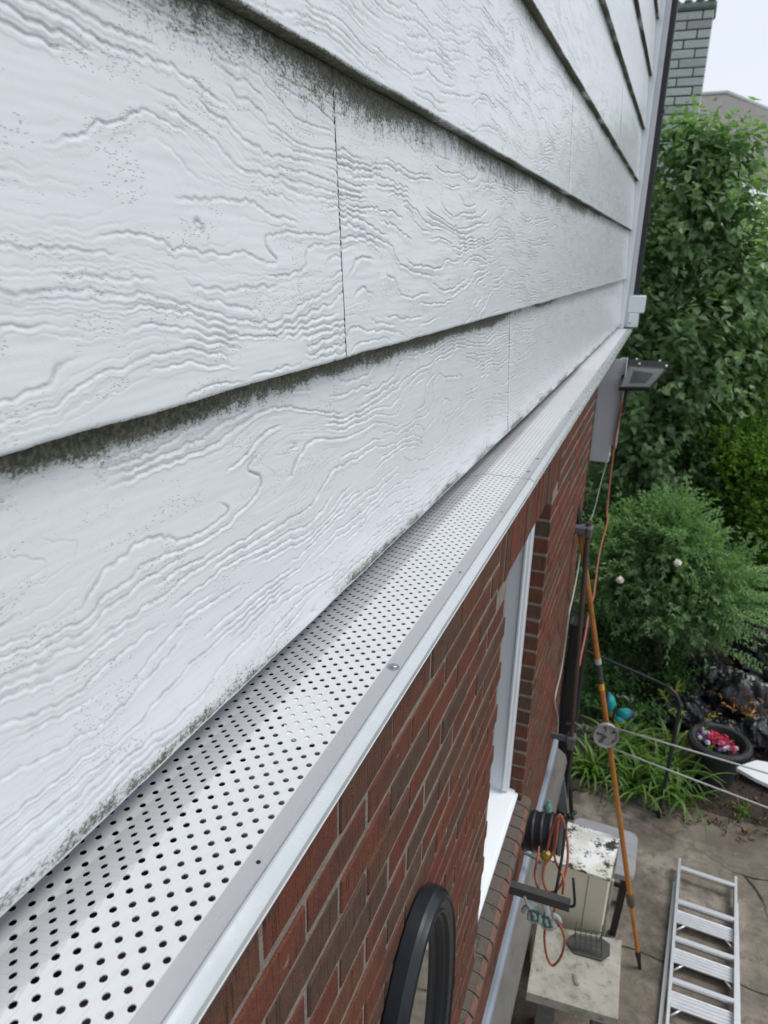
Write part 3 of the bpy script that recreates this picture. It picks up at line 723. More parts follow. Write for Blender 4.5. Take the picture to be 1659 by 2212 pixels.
# shade-side undergrowth that fills the gap between lilac and shrub
ug = thing('undergrowth_bush', 'dark leafy undergrowth between the tall bush and the silvery shrub', 'bush', (.2, 7.7, -G))
crown('crown', rs, [((-.25, 7.5, -2.6), (.6, .45, .8), 1.1), ((.45, 7.9, -2.5), (.6, .4, .7), 1.0), ((.9, 7.8, -3.1), (.6, .4, .6), .9), ((.0, 7.7, -3.4), (.8, .4, .5), 1.0), ((-.15, 6.3, -3.75), (.34, .4, .30), .5), ((.10, 6.0, -3.85), (.30, .32, .2), .4), ((.45, 6.5, -3.75), (.3, .3, .3), .3), ((-.22, 6.9, -3.45), (.40, .35, .45), .9), ((.25, 7.1, -3.5), (.4, .3, .4), .7)], 560, .060, .030, 'oval', M_DARKLEAF, ug, pairs=5, length=.3, droop=.3, up=.5, shell=.9)
# hedge closing the garden behind everything
hd = thing('back_hedge', 'dark hedge of mixed leaves closing the garden behind the bushes', 'hedge', (.8, 10.6, -G))
crown('crown', rs, [((-.8, 10.4, -2.6), (.9, .6, 1.3), 1.2), ((.2, 10.5, -2.8), (.9, .6, 1.3), 1.2), ((1.2, 10.6, -2.3), (1.0, .6, 1.4), 1.4), ((2.2, 10.4, -2.4), (1.0, .6, 1.4), 1.2), ((-.2, 10.6, -1.0), (1.0, .6, .9), 1.0), ((1.0, 10.6, -1.1), (1.0, .6, .9), 1.0), ((1.9, 10.7, -1.2), (.9, .6, .8), .8)], 620, .085, .045, 'oval', M_DARKLEAF, hd, pairs=5, length=.35, droop=.3, up=.4, shell=.8)
# silvery shrub in front
sh = thing('silvery_shrub', 'round grey-green shrub with feathery shoots and two white blossoms beside the wall', 'shrub', (.25, 6.9, -G))
SHB = [((.16, 6.75, -2.60), (.56, .5, .52), 1.5), ((.60, 6.7, -2.75), (.46, .45, .46), 1.1), ((-.22, 6.7, -2.75), (.36, .42, .55), .9), ((.35, 6.6, -2.98), (.55, .45, .34), 1.0), ((.22, 6.7, -2.32), (.38, .4, .38), .8)]
crown('crown', rs, SHB, 560, .070, .024, 'lance', M_SILVER, sh, pairs=9, length=.34, droop=.0, up=.55, spread=48, jit=.22, shell=.6, gravity=.10, spiky=.5)
# the long combed shoots reaching right
st = []; dr = []
for k in range(46):
    p = np.array([.55, 6.6, -2.85])+rs.randn(3)*[.14, .14, .20]; d = unit(np.array([1.0, -.15, .42-.035*k/2+.1*rs.randn()])+rs.randn(3)*.12); st.append(p+d*.15); dr.append(d)
V, F, T = shoots(rs, np.array(st), np.array(dr), .42, 13, .055, .018, 'lance', spread=52, jit=.15, gravity=.10)
mesh_obj('combed_shoots', V, F, M_SILVER, sh, attrs={'tone': np.repeat(.55+.45*rs.rand(len(T)), 6), 'tip': np.zeros(len(V))})
limbs('stem', (.30, 6.95, -G), [(.50, 6.7, -2.9), (.30, 6.7, -2.95), (.1, 6.7, -2.9), (.62, 6.6, -3.1)], .020, .007, M_BARK, sh, wob=.07, seed=7)
def blossom(p, r, parent, m, name='blossom'):
    mb = MB(); p = np.array(p)
    for q in range(16):
        d = unit(rs.randn(3)); d[1] -= .5; d = unit(d); u = unit(np.cross(d, rs.randn(3))); v = np.cross(d, u); c = p+d*r*.5
        mb.add([c-u*r*.5-v*r*.3, c-u*r*.2+v*r*.5+d*r*.25, c+u*r*.45+v*r*.3, c+u*r*.3-v*r*.45+d*r*.2], [(0, 1, 2, 3)])
    return mb.build(name, m, parent)
M_PETAL = simple('cream_petal', (.88, .86, .76), .6, var=.1)
for q in (C3(1070, 525), C3(692, 635)): blossom(PY(*q, 6.10), .040, sh, M_PETAL)
# daylilies
def ribbon(mb, p, az, L, lean, w, tone):
    d = np.array([math.cos(az), math.sin(az), 0]); s = np.array([-d[1], d[0], 0]); V = []; K = 9; a = []
    pos = np.array(p, float); ang = math.radians(90-lean*.25)
    for k in range(K):
        t = k/(K-1); ww = w*(1-(t-.25)**2*1.5)*(.15 if k == K-1 else 1); ww = max(ww, w*.06)
        nrm = np.array([0, 0, 1])*math.cos(ang)-d*math.sin(ang)
        V += [pos-s*ww/2+nrm*.0, pos+nrm*(-ww*.22), pos+s*ww/2]; a += [tone+.25*t]*3
        pos = pos+(d*math.cos(ang)+np.array([0, 0, 1])*math.sin(ang))*L/(K-1)
        ang -= math.radians(lean)/(K-1)*(.5+1.3*t)
        if pos[2] < -G+.012: pos[2] = -G+.012; ang = max(ang, 0)
    F = [(3*k+j, 3*k+j+1, 3*k+j+4, 3*k+j+3) for k in range(K-1) for j in (0, 1)]
    mb.add(V, F, np.array(a))
def daylily(x, y, n, L, label, spread=.10, z=-G+.02):
    t = thing('daylily', label, 'plant', (x, y, z), 'daylilies in the bed behind the patio'); mb = MB()
    for q in range(n):
        r = spread*math.sqrt(rs.rand()); b = rs.rand()*6.28
        ribbon(mb, (x+r*math.cos(b), y+r*math.sin(b), z), rs.rand()*6.28, L*(.6+.55*rs.rand()), 75+75*rs.rand(), .019+.008*rs.rand(), .1+.6*rs.rand())
    o = mb.build('leaf_clump', M_LILY, t, attr='tone', smooth=True); o.data.attributes.new('tip', 'FLOAT', 'POINT')
    return t
daylily(-.12, 5.28, 42, .52, 'daylily clump nearest the brick wall inside the low black rail')
daylily(.06, 5.50, 40, .56, 'daylily clump behind the middle of the low black rail')
daylily(.22, 5.22, 46, .52, 'daylily clump beneath the clothesline ropes left of the black post')
daylily(.40, 5.42, 46, .56, 'daylily clump around the black post of the rail')
daylily(.56, 5.20, 36, .50, 'daylily clump spilling over the patio edge in front of the black planter')
daylily(.48, 5.68, 30, .55, 'daylily clump at the back beside the planter rim')
daylily(.12, 5.72, 34, .50, 'daylily clump below the butterfly ornament')
# weed on the patio
wd = thing('weed', 'small green weed growing on the patio right of the planter', 'plant', (1.03, 5.31, -G)); V, F, T = shoots(rs, np.tile([[1.03, 5.31, -G+.005]], (12, 1))+rs.randn(12, 3)*[.02, .02, 0], unit(rs.randn(12, 3)*[1, 1, .2]+[0, 0, .8]), .11, 7, .035, .012, 'lance')
mesh_obj('leaves', V, F, M_PRIVET, wd, attrs={'tone': np.repeat(rs.rand(len(T)), 6), 'tip': np.zeros(len(V))})
# young yellow-tipped sprig in front of the bags
sg = thing('yellow_sprig', 'sprig of yellow-green leaves arching over the black bags behind the rail', 'plant', (.42, 6.1, -G))
mb = MB(); P1 = bez([(.42, 6.1, -G), (.40, 6.0, -3.7), (.44, 5.95, -3.45)], 12); P2 = bez([(.5, 5.9, -G), (.62, 5.8, -3.75), (.74, 5.75, -3.5)], 12)
mb.tube(P1, .004, 6).tube(P2, .004, 6).build('stem', M_BARK, sg)
V, F, T = shoots(rs, np.array([P1[-4], P1[-6], P2[-4], P2[-7], P1[-8]]), np.array([[.3, 0, 1], [-.3, -.2, .6], [.6, 0, .7], [.3, -.3, .4], [.5, -.2, .3]]), .14, 5, .075, .020, 'lance')
mesh_obj('leaves', V, F, leaf_material('sprig_leaf', (.22, .24, .04), (.34, .34, .07), (.42, .40, .10)), sg, attrs={'tone': np.repeat(rs.rand(len(T)), 6), 'tip': np.zeros(len(V))})

# fallen leaves and debris on the soil and patio edge (uncountable)
n = 2600; bx = rs.rand(n)*4.2-1.0; by = 5.0+rs.rand(n)**1.3*3.0
keep = (by > 5.12+.1*np.sin(bx*5)) | (rs.rand(n) < .25); bx = bx[keep]; by = by[keep]; n = len(bx)
bz = -G+.012+.055*sst(5.1, 5.5, by); ax = unit(rs.randn(n, 3)*[1, 1, .25]); nr = unit(rs.randn(n, 3)*.5+[0, 0, 1])
V, F = leaf_arrays(np.stack([bx, by, bz+.01], 1), ax, nr, .03+.03*rs.rand(n), .015+.015*rs.rand(n), 'oval', .3, .3)
M_LITTER = leaf_material('dead_leaf', (.06, .040, .022), (.14, .085, .040), (.26, .17, .09), .8, .15)
mesh_obj('leaf_litter', V, F, M_LITTER, attrs={'tone': np.repeat(rs.rand(n)**1.6, 6), 'tip': np.zeros(len(V))}, kind='stuff', label='dead leaves scattered over the soil and the patio edge', cat='leaf litter', base=(0, 5, 0))

# ================================================================== FAR BUILDINGS
def block_stack(name, parent, x0, x1, y0, z0, z1, ch, bl, m, depth=.4, seed=1):
    r = random.Random(seed); mb = MB(); z = z1-ch; k = 0
    while z > z0:
        x = x0-(k % 2)*bl*.5-r.random()*.04
        while x < x1:
            a = max(x, x0); b = min(x+bl-.010, x1); x += bl
            if b-a > .03: mb.box((a, y0-r.uniform(0, .006), z+.006), (b, y0+depth, z+ch-.004), .008, a=r.random())
        z -= ch; k += 1
    return mb.build(name, m, parent, attr='tone')
def painted_brick():
    m, n, b = mat('painted_block', (.3, .33, .3), .85); a = attr(n, 'tone'); v = coords(n)
    c = ramp(n, a, [(0, (.54, .585, .55)), (.5, (.62, .665, .63)), (.85, (.46, .51, .475)), (1, (.38, .41, .385))])
    c = mixc(n, mrange(n, noise(n, v, 9, 5, .7), .6, .72), c, (.16, .16, .15)); n.links.new(c, b.inputs['Base Color'])
    bump(n, b, noise(n, v, 40, 4), .01); return m
ch = thing('neighbour_chimney', 'broad chimney of pale green painted blocks above the tall bush', 'chimney', (-.6, 9.5, -G))
M_PB = painted_brick()
block_stack('stack', ch, -1.1, -.107, 9.5, -2.0, 2.50, .0885, .30, M_PB)
MB().box((-1.09, 9.503, -G), (-.112, 9.88, 2.49)).build('core', simple('dark_joint', (.10, .11, .105), .95), ch)
mb = MB().box((-1.14, 9.46, 2.502), (-.085, 9.95, 2.575), .02)
for k in range(9):
    mb.box((-1.1+k*.115, 9.45, 2.560), (-1.1+k*.115+.08, 9.6, 2.60+.012*math.sin(k*2.1)), .02)
mb.build('cap', simple('weathered_mortar_cap', (.26, .30, .27), .9, var=.4, scale=20, bmp=.02), ch)
nb = thing('neighbour_house', 'distant house with a long grey shingled roof behind the trees', 'house', (3, 21, -G))
def shingle():
    m, n, b = mat('grey_shingles', (.3, .3, .3), .9)
    br = N(n, 'ShaderNodeTexBrick'); t = N(n, 'ShaderNodeTexCoord'); mp = N(n, 'ShaderNodeMapping'); n.links.new(t.outputs['Object'], mp.inputs['Vector'])
    mp.inputs['Rotation'].default_value = (math.radians(58), 0, 0); n.links.new(mp.outputs[0], br.inputs['Vector'])
    br.inputs['Color1'].default_value = (.17, .165, .16, 1); br.inputs['Color2'].default_value = (.21, .20, .19, 1); br.inputs['Mortar'].default_value = (.15, .15, .16, 1)
    br.inputs['Scale'].default_value = 1.0; br.inputs['Brick Width'].default_value = .34; br.inputs['Row Height'].default_value = .135; br.inputs['Mortar Size'].default_value = .012
    c = mixc(n, noise(n, t.outputs['Object'], 3, 3), br.outputs['Color'], (.20, .185, .17)); n.links.new(c, b.inputs['Base Color']); return m
rp = [PY(*C1(960, 790), 21.5), PY(*C1(1330, 765), 21.5), PY(*C1(1659, 905), 20.5), PY(*C1(2300, 1180), 18.5), PY(*C1(2300, 1500), 17.0), PY(*C1(900, 1420), 17.0)]
rp = [np.array(p) for p in rp]
mesh_obj('roof', rp+[p+np.array([0, .25, -.05]) for p in rp], [(0, 1, 2, 3, 4, 5), (11, 10, 9, 8, 7, 6)]+[(i, (i+1) % 6, 6+(i+1) % 6, 6+i) for i in range(6)], shingle(), nb)
mb = MB(); mb.tube([rp[0]+[0, 0, .03], rp[1]+[0, 0, .03]], .05, 8); mb.tube([rp[1]+[0, 0, .03], rp[2]+[0, 0, .03], rp[3]+[0, 0, .03]], .05, 8)
mb.build('ridge_trim', simple('pale_ridge', (.5, .52, .5), .7), nb)
MB().box((-2, 17.3, -G), (9, 23, .2)).build('wall', simple('pale_siding', (.55, .57, .60), .6), nb)
gd = thing('garden_fence', 'pale weathered board fence glimpsed through gaps in the bushes', 'fence', (1, 11.2, -G))
mb = MB(); x = -2.2
while x < 5.5: mb.box((x, 12.6, -G+.05), (x+.135, 12.622, -G+1.85+.02*random.random()), .003); x += .145
mb.build('fence_panel', simple('grey_boards', (.42, .43, .45), .8, var=.2, scale=5), gd)

# ================================================================== OBJECTS ON AND BY THE WALL
# flood light on the white boxed post
fl = thing('flood_light', 'black solar flood light with a glass panel fixed to the white box under the eaves', 'light', (-.2, 5.25, -.75))
mb = MB(); q0, q1, q2, q3 = [PY(*C2(*p), yy) for p, yy in (((520, 905), 5.28), ((838, 930), 5.28), ((690, 1092), 5.06), ((440, 1092), 5.06))]
nrm_ = unit(np.cross(q1-q0, q3-q0)); nrm_ = nrm_ if nrm_[2] > 0 else -nrm_
mb.prism([q0, q1, q2, q3], -nrm_*.026).build('housing', M_BLACK, fl)
mgl, ngl, bgl = mat('panel_glass', (.10, .115, .105), .12, spec=.9)
gi = lambda a, b, c, d: a*(1-c)*(1-d)+0
def inner(u, v): return (q0*(1-u)+q1*u)*(1-v)+(q3*(1-u)+q2*u)*v
MB().prism([inner(.04, .10), inner(.96, .10), inner(.97, .97), inner(.05, .97)], nrm_*.0035).build('glass', simple('lamp_glass', (.085, .10, .09), .22, var=.3, scale=9, spec=.9), fl)
mb = MB().prism([q0+np.array([0, .002, .0]), q1+np.array([0, .002, 0]), q1+np.array([0, .03, .035]), q0+np.array([0, .03, .035])], (0, .03, -.008)); mb.build('top_fin', M_BLACK, fl)
MB().box(q0+np.array([-.06, -.01, -.075]), q0+np.array([.012, .055, -.030]), .006).tube([q0+[-.02, -.06, -.07], q0+[.0, -.15, -.12]], .016, 10).build('mounting_arm', M_BLACKM, fl)
for t in (.28, .97):
    p = inner(t, .02)+np.array([0, .0, .012]); MB().lathe([(.0001, .010), (.006, .009), (.008, .003), (.008, -.004)], p, (0, -.6, .8), seg=14).build('bolt', simple('bright_bolt', (.7, .72, .72), .3, .6), fl)
mb = MB()
for t in (.18, .78): mb.lathe([(.0001, .010), (.006, .009), (.007, 0)], q0*(1-t)+q1*t+np.array([0, .05, .05]), seg=12)
for k_, t in enumerate((.18, .78)):
    MB().lathe([(.0001, .010), (.006, .009), (.008, .0), (.008, -.02)], q0*(1-t)+q1*t+np.array([0, .045, .035]), seg=12).build('bolt', bpy.data.materials['bright_bolt'], fl)

M_ORANGE = simple('orange_cord', (.36, .10, .055), .5, var=.12, scale=50)
def onpath(pts, y=None): return [PY(*p, yy) for p, yy in pts]
# orange cord coming down from the lamp
pp = [(C2(500, 1120), 5.15), (C2(450, 1320), 5.14), (C2(400, 1600), 5.12), (C2(345, 2074), 5.0), (C3(610, 250), 4.9), (C3(560, 450), 4.7), (C3(530, 660), 4.5), (C3(520, 740), 4.4), (C3(490, 850), 4.2), (C3(465, 1000), 4.0), (C3(440, 1120), 3.85), (C3(425, 1200), 3.74)]
mb = MB().tube(bez(onpath(pp), 90), .0062, 8)
tag(mb.build('orange_cable', M_ORANGE, None, smooth=True), 'orange cable hanging from the flood light down behind the poles', 'cable')
MB_ = MB().tube(bez([PY(*C2(505, 1110), 5.15), PY(*C2(490, 1200), 5.15), PY(*C2(470, 1290), 5.15)], 12), .012, 8)
tag(MB_.build('cable_plug', M_BLACK, None, smooth=True), 'black plug joint on the cable just under the flood light', 'plug')
# thin wires
mb = MB().tube(bez(onpath([(C2(345, 1695), 5.18), (C2(300, 1850), 4.8), (C2(245, 2074), 4.2), (C3(500, 245), 3.66)]), 30), .0022, 6)
tag(mb.build('thin_wire', simple('grey_wire', (.36, .38, .34), .5), None, smooth=True), 'thin grey wire from the white box down to the pole bracket', 'wire')
def PW(u, v, off=.006):          # a pixel on the brick face
    r = ray(u, v); t = (BRX+off)/(r[0]+.0125*r[1]); return r*t
mb = MB().tube(bez([PW(*C3(*p), .01) for p in ((438, 420), (425, 520), (405, 640), (380, 760), (360, 850), (345, 960), (330, 1080), (305, 1240), (270, 1390), (268, 1450), (285, 1520), (285, 1600))]+[PW(*C4(*p), .01) for p in ((275, 700), (262, 860), (225, 960), (195, 1060), (178, 1140))], 140), .0038, 7)
tag(mb.build('white_cable', simple('dirty_white_cable', (.50, .48, .44), .55, dirt=(.28, .24, .2), dirt_amt=.3), None, smooth=True), 'dirty white cable clipped along the far end of the brick wall', 'cable')

# orange fibreglass pole leaning on the wall
pole = thing('long_pole', 'long orange-brown telescopic pole leaning on the wall with its tip on the patio', 'pole', (.35, 3.61, -G))
A0 = PY(*C3(408, 140), 3.62); A1 = PY(*C3(430, 300), 3.62); A2 = PY(*C5(915, 1055), 3.61)
def along(t): return A0+(A2-A0)*t
def tpx(u, v):
    best = min(((abs(CMproj(along(t))[1]-v), t) for t in np.linspace(0, 1, 800))); return best[1]
def CMproj(p):
    q = CM.T @ np.array(p); return (W_/2+FPX*q[0]/-q[2], H_/2-FPX*q[1]/-q[2])
tg = tpx(*C3(435, 330)); tb0 = tpx(*C3(550, 1150)); tb1 = tpx(*C3(575, 1310)); ty = tpx(*C3(580, 1350)); tf = tpx(*C5(855, 650)); te = tpx(*C5(905, 970))
M_POLE = simple('orange_brown_fibreglass', (.40, .155, .028), .4, var=.25, scale=14, dirt=(.20, .085, .03), dirt_amt=.4)
MB().tube([along(0), along(tg)], .0165, 12).build('grip', M_BLACK, pole, smooth=30.0)
MB().tube([along(tg), along(tb0)], .0150, 12).build('upper_tube', M_POLE, pole, smooth=30.0)
MB().tube([along(tb0), along(tb0+(tb1-tb0)*.2)], .0175, 12).build('clamp_ring', simple('pale_ring', (.42, .42, .40), .5), pole, smooth=30.0)
MB().tube([along(tb0+(tb1-tb0)*.2), along(tb1)], .0158, 12).build('label_band', simple('dark_scuffed_band', (.035, .04, .04), .6, var=.6, scale=90, dirt=(.3, .3, .28), dirt_amt=.3), pole, smooth=30.0)
MB().tube([along(tb1), along(ty)], .0160, 12).build('yellow_band', simple('yellow_sticker', (.62, .36, .03), .5, dirt=(.1, .07, .02), dirt_amt=.3), pole, smooth=30.0)
MB().tube([along(ty), along(tf-.01)], .0150, 12).build('middle_tube', M_POLE, pole, smooth=30.0)
MB().tube([along(tf-.014), along(tf-.008), along(tf+.012), along(tf+.018)], [.015, .024, .024, .014], 12).build('lock_collar', simple('brown_collar', (.085, .055, .045), .5), pole, smooth=30.0)
MB().tube([along(tf+.01), along(te)], .0125, 12).build('lower_tube', M_POLE, pole, smooth=30.0)
MB().tube([along(te-.008), along(te), along(te+.012), along(1)], [.013, .018, .013, .010], 12).build('end_fitting', M_BLACKM, pole, smooth=30.0)

# clothes pole standing off the wall on two brackets
cp = thing('clothesline_post', 'rusty brown steel tube held off the brick wall by two grey clamps', 'post', (-.23, 3.6, -2.6))
p0 = PY(*C3(490, 262), 3.60); p1 = PY(*C4(378, 600), 3.60); M_RUST = simple('rusty_tube', (.085, .062, .052), .6, .2, var=.4, scale=30, dirt=(.045, .05, .055), dirt_amt=.4)
MB().tube([p0, p1, p1+(p1-p0)*.10], .0135, 12).build('tube', M_RUST, cp, smooth=30.0)
b0 = PY(*C3(365, 300), 3.60); b1 = PY(*C3(512, 290), 3.60)
mb = MB().box((b0[0]-.005, 3.57, b0[2]-.016), (b1[0], 3.63, b0[2]+.028), .008).box((b1[0]-.028, 3.562, b0[2]-.028), (b1[0]+.004, 3.638, b0[2]+.030), .008).box((b0[0]-.008, 3.56, b0[2]-.022), (b0[0]+.016, 3.64, b0[2]+.034), .008)
mb.build('upper_clamp', M_GREYM, cp, smooth=30.0)
b0 = PY(*C4(205, 640), 3.60); b1 = PY(*C4(390, 690), 3.60)
mb = MB().box((b0[0], 3.585, b0[2]+.004), (b1[0]-.01, 3.60, b0[2]+.020), .003).box((b0[0], 3.585, b1[2]-.012), (b1[0]-.01, 3.60, b1[2]+.008), .003).box((b0[0]-.006, 3.57, b0[2]-.035), (b0[0]+.012, 3.63, b0[2]+.035), .005)
mb.box((b1[0]-.040, 3.57, b1[2]-.02), (b1[0]+.010, 3.635, b1[2]+.030), .006).box((b1[0]-.032, 3.568, b1[2]-.050), (b1[0]+.004, 3.62, b1[2]-.01), .006).build('lower_clamp', M_GREYM, cp, smooth=30.0)
# hook + pulley
hk = bez([p1+[-.03, -.01, .02], p1+[.0, -.02, .035], PY(*C4(400, 580), 3.56), PY(*C4(440, 610), 3.55), PY(*C4(455, 635), 3.55), PY(*C4(470, 590), 3.55)], 30)
MB().tube(hk, .0085, 8).build('hook', M_GREYM, cp, smooth=True)
pu = thing('clothesline_pulley', 'grey spoked pulley wheel carrying the clothesline beside the orange pole', 'pulley', PY(*C4(600, 655), 3.5))
pc = PY(*C4(600, 655), 3.5); fwd = unit(pc)     # wheel stands upright in the plane of the ropes
axn = unit(np.array([.22, -1.0, .16]))
rw = .0665
mb = MB().lathe([(rw-.010, -.012), (rw, -.014), (rw+.001, -.011), (rw-.007, -.003), (rw-.007, .003), (rw+.001, .011), (rw, .014), (rw-.010, .012), (rw-.014, .004), (rw-.014, -.004)], pc, axn, 40, closed=True)
u_ = unit(np.cross(axn, [0, 0, 1])); v_ = np.cross(u_, axn)
hub = [(.004, .012), (.014, .012), (.016, .004), (.016, -.004), (.014, -.012), (.004, -.012)]
for k in range(5):
    a = k*2*math.pi/5+.3; a2 = a+math.radians(58); pol = []
    for (r_, tt) in ((.013, a-.05), (rw-.012, a), (rw-.010, (a+a2)/2-.1), (rw-.012, a2-.15), (.013, a2+.1)):
        pol.append(pc+u_*r_*math.cos(tt)+v_*r_*math.sin(tt)-axn*.002)
    mb.prism(pol, axn*.004)
mb.lathe(hub, pc, axn, 16, closed=True).build('wheel', simple('cast_grey_wheel', (.30, .30, .31), .45, .3, var=.25, scale=40, dirt=(.13, .12, .11), dirt_amt=.35), pu, smooth=35.0)
e = PY(*C4(465, 600), 3.54)
mb = MB().tube([pc+axn*.016, e+axn*.012+[.01, 0, -.01]], .006, 8, flat=1.0).tube([pc-axn*.016, e-axn*.010+[.01, 0, -.01]], .006, 8).tube([e+[.012, .015, -.01], e+[.008, -.015, -.012]], .007, 8).tube([pc+axn*.020, pc-axn*.020], .0055, 10)
s2 = PY(*C4(535, 710), 3.49); mb.tube([pc+axn*.017, s2+axn*.012], .005, 8)
mb.build('bracket', M_GREYM, pu, smooth=35.0)
M_ROPE = simple('grey_line', (.40, .41, .40), .6, var=.25, scale=90, stretch=(1, 1, 1))
ra = pc+np.array([.0, 0, rw-.003]); dx = np.array([1, 0, 0])
def rope(name, p, target_px, label):
    q = PX(*target_px, 1.0) if False else None
    # run out horizontally over the garden, slight sag
    end = PY(*target_px, 3.48); d = end-p; P = [p+d*t+np.array([0, 0, -.02*math.sin(math.pi*t*.5)]) for t in np.linspace(0, 4.5, 24)]
    P = [p+d*t for t in np.linspace(0, 5, 12)]
    o = MB().tube(P, .0046, 8).build(name, M_ROPE, None, smooth=True); tag(o, label, 'rope', 'clothesline ropes from the pulley')
rope('clothesline', PY(*C4(660, 608), 3.49), C4(1659, 905), 'upper of the two grey clothesline ropes running off to the right')
rope('clothesline', PY(*C4(640, 742), 3.49), C4(1659, 1130), 'lower of the two grey clothesline ropes running off to the right')
MB().tube([pc+rw*.93*(u_*math.cos(t)+v_*math.sin(t)) for t in np.linspace(1.5, 4.7, 20)], .0046, 8).build('rope_turn', M_ROPE, pu, smooth=True)

# ribbed black drum hanging on the wall
dr_ = thing('ribbed_drum', 'ribbed black plastic drum mounted on the wall above the coiled orange cord', 'hose reel', (-.23, 2.6, -2.35))
c0 = PY(*C5(246, 225), 2.60); c1 = PY(*C5(455, 255), 2.60); axd = unit(c1-c0); L_ = np.linalg.norm(c1-c0); R_ = .088
prof = [(.0001, 0), (R_*.96, 0), (R_, .006)]
for k in range(4):
    h = L_*(.08+.24*k); prof += [(R_, h), (R_*.95, h+.006), (R_*.95, h+L_*.24-.012), (R_, h+L_*.24-.008)]
prof += [(R_*.95, L_), (.0001, L_)]
cc_ = c0+np.array([0, 0, -.02]); MB().lathe(prof, cc_, axd, 32).build('drum', M_BLACK, dr_, smooth=30.0)
MB().box(cc_+np.array([-.02, -.03, -.06]), cc_+np.array([.01, .03, .06]), .004).build('wall_plate', M_BLACKM, dr_)
# hanger bar
hb = thing('wall_bracket', 'long flat grey steel bracket with an upturned hook end below the drum', 'bracket', (-.2, 2.25, -2.38))
h0 = PY(*C5(155, 575), 2.25); h1 = PY(*C5(500, 680), 2.25); h2 = PY(*C5(527, 530), 2.25)
mb = MB(); zb_ = h0[2]
mb.prism([(h0[0], 2.23, h0[2]+.018), (h1[0]+.006, 2.23, h1[2]+.016), (h1[0]+.006, 2.23, h1[2]-.018), (h0[0], 2.23, h0[2]-.016)], (0, .006, 0))
mb.prism([(h0[0], 2.23, h0[2]+.018), (h1[0]+.006, 2.23, h1[2]+.016), (h1[0]+.006, 2.262, h1[2]+.016), (h0[0], 2.262, h0[2]+.018)], (0, 0, .004)).build('bar', simple('scuffed_grey_steel', (.055, .052, .052), .5, var=.3, scale=25), hb)
MB().tube(bez([h1+[.0, 0, -.008], h1+[.016, 0, -.004], h1+[.021, 0, .02], h2], 16), .0055, 8).build('hook', M_BLACKM, hb, smooth=True)
MB().box(h0+np.array([-.006, -.03, -.035]), h0+np.array([.004, .03, .045]), .003).build('mount_plate', M_BLACKM, hb)
# slender dark rod
r0_ = PY(*C5(490, 180), 2.45); r1_ = PY(*C5(420, 640), 2.30)
tag(MB().tube(bez([r0_+[.012, 0, .02], r0_, (r0_+r1_)/2+[.004, 0, 0], r1_], 20), .0065, 8).tube([r0_+[.0, 0, -.005], r0_+[.03, .01, .035]], .008, 8).build('iron_rod', M_BLACKM, None, smooth=True), 'slender dark iron rod hanging between the drum and the grey bracket', 'rod')
# coiled cord
pts = [(C5(330, 335), 2.52), (C5(318, 420), 2.46), (C5(305, 500), 2.42), (C5(318, 570), 2.38), (C5(335, 600), 2.33)]
mb = MB().tube(bez(onpath(pts), 40), .0052, 8)
loop = [(C5(372, 375), 2.44), (C5(395, 270), 2.45), (C5(425, 190), 2.46), (C5(450, 160), 2.47), (C5(432, 210), 2.45), (C5(415, 330), 2.42), (C5(425, 430), 2.38), (C5(470, 530), 2.33), (C5(465, 620), 2.31)]
mb.tube(bez(onpath(loop), 70), .0052, 8)
loop = [(C5(458, 165), 2.44), (C5(480, 240), 2.43), (C5(495, 340), 2.41), (C5(492, 450), 2.38), (C5(465, 550), 2.34), (C5(420, 605), 2.32), (C5(375, 600), 2.32), (C5(352, 530), 2.34), (C5(365, 450), 2.37), (C5(400, 400), 2.39), (C5(425, 330), 2.41), (C5(437, 220), 2.43), (C5(455, 175), 2.44)]
mb.tube(bez(onpath(loop), 110), .0052, 8)
loop = [(C5(420, 700), 2.30), (C5(418, 750), 2.30), (C5(455, 810), 2.30), (C5(477, 890), 2.30), (C5(455, 985), 2.30), (C5(408, 1035), 2.30), (C5(375, 985), 2.30), (C5(360, 890), 2.30), (C5(363, 820), 2.30)]
mb.tube(bez(onpath(loop), 80), .0052, 8)
tag(MB().tube(bez([PW(*C4(345, 725), .05), PW(*C4(310, 830), .05), PW(*C4(270, 980), .05), PW(*C4(245, 1150), .05)], 30), .006, 8).build('power_lead', M_ORANGE, None, smooth=True), 'orange cord running down beside the wall from the lower grey clamp to the black drum', 'cord')
tag(mb.build('extension_cord', M_ORANGE, None, smooth=True), 'orange extension cord looped over the wall bracket in long coils', 'cord')
yp = PY(*C5(366, 400), 2.44)
tag(MB().lathe([(.0001, .028), (.010, .028), (.013, .020), (.0185, .012), (.020, -.01), (.014, -.018), (.0001, -.02)], yp, (.3, -.2, .9), 18).build('cord_plug', simple('yellow_connector', (.42, .30, .03), .5, dirt=(.05, .04, .02), dirt_amt=.35), None, smooth=30.0), 'yellow connector at the end of the orange extension cord', 'plug')
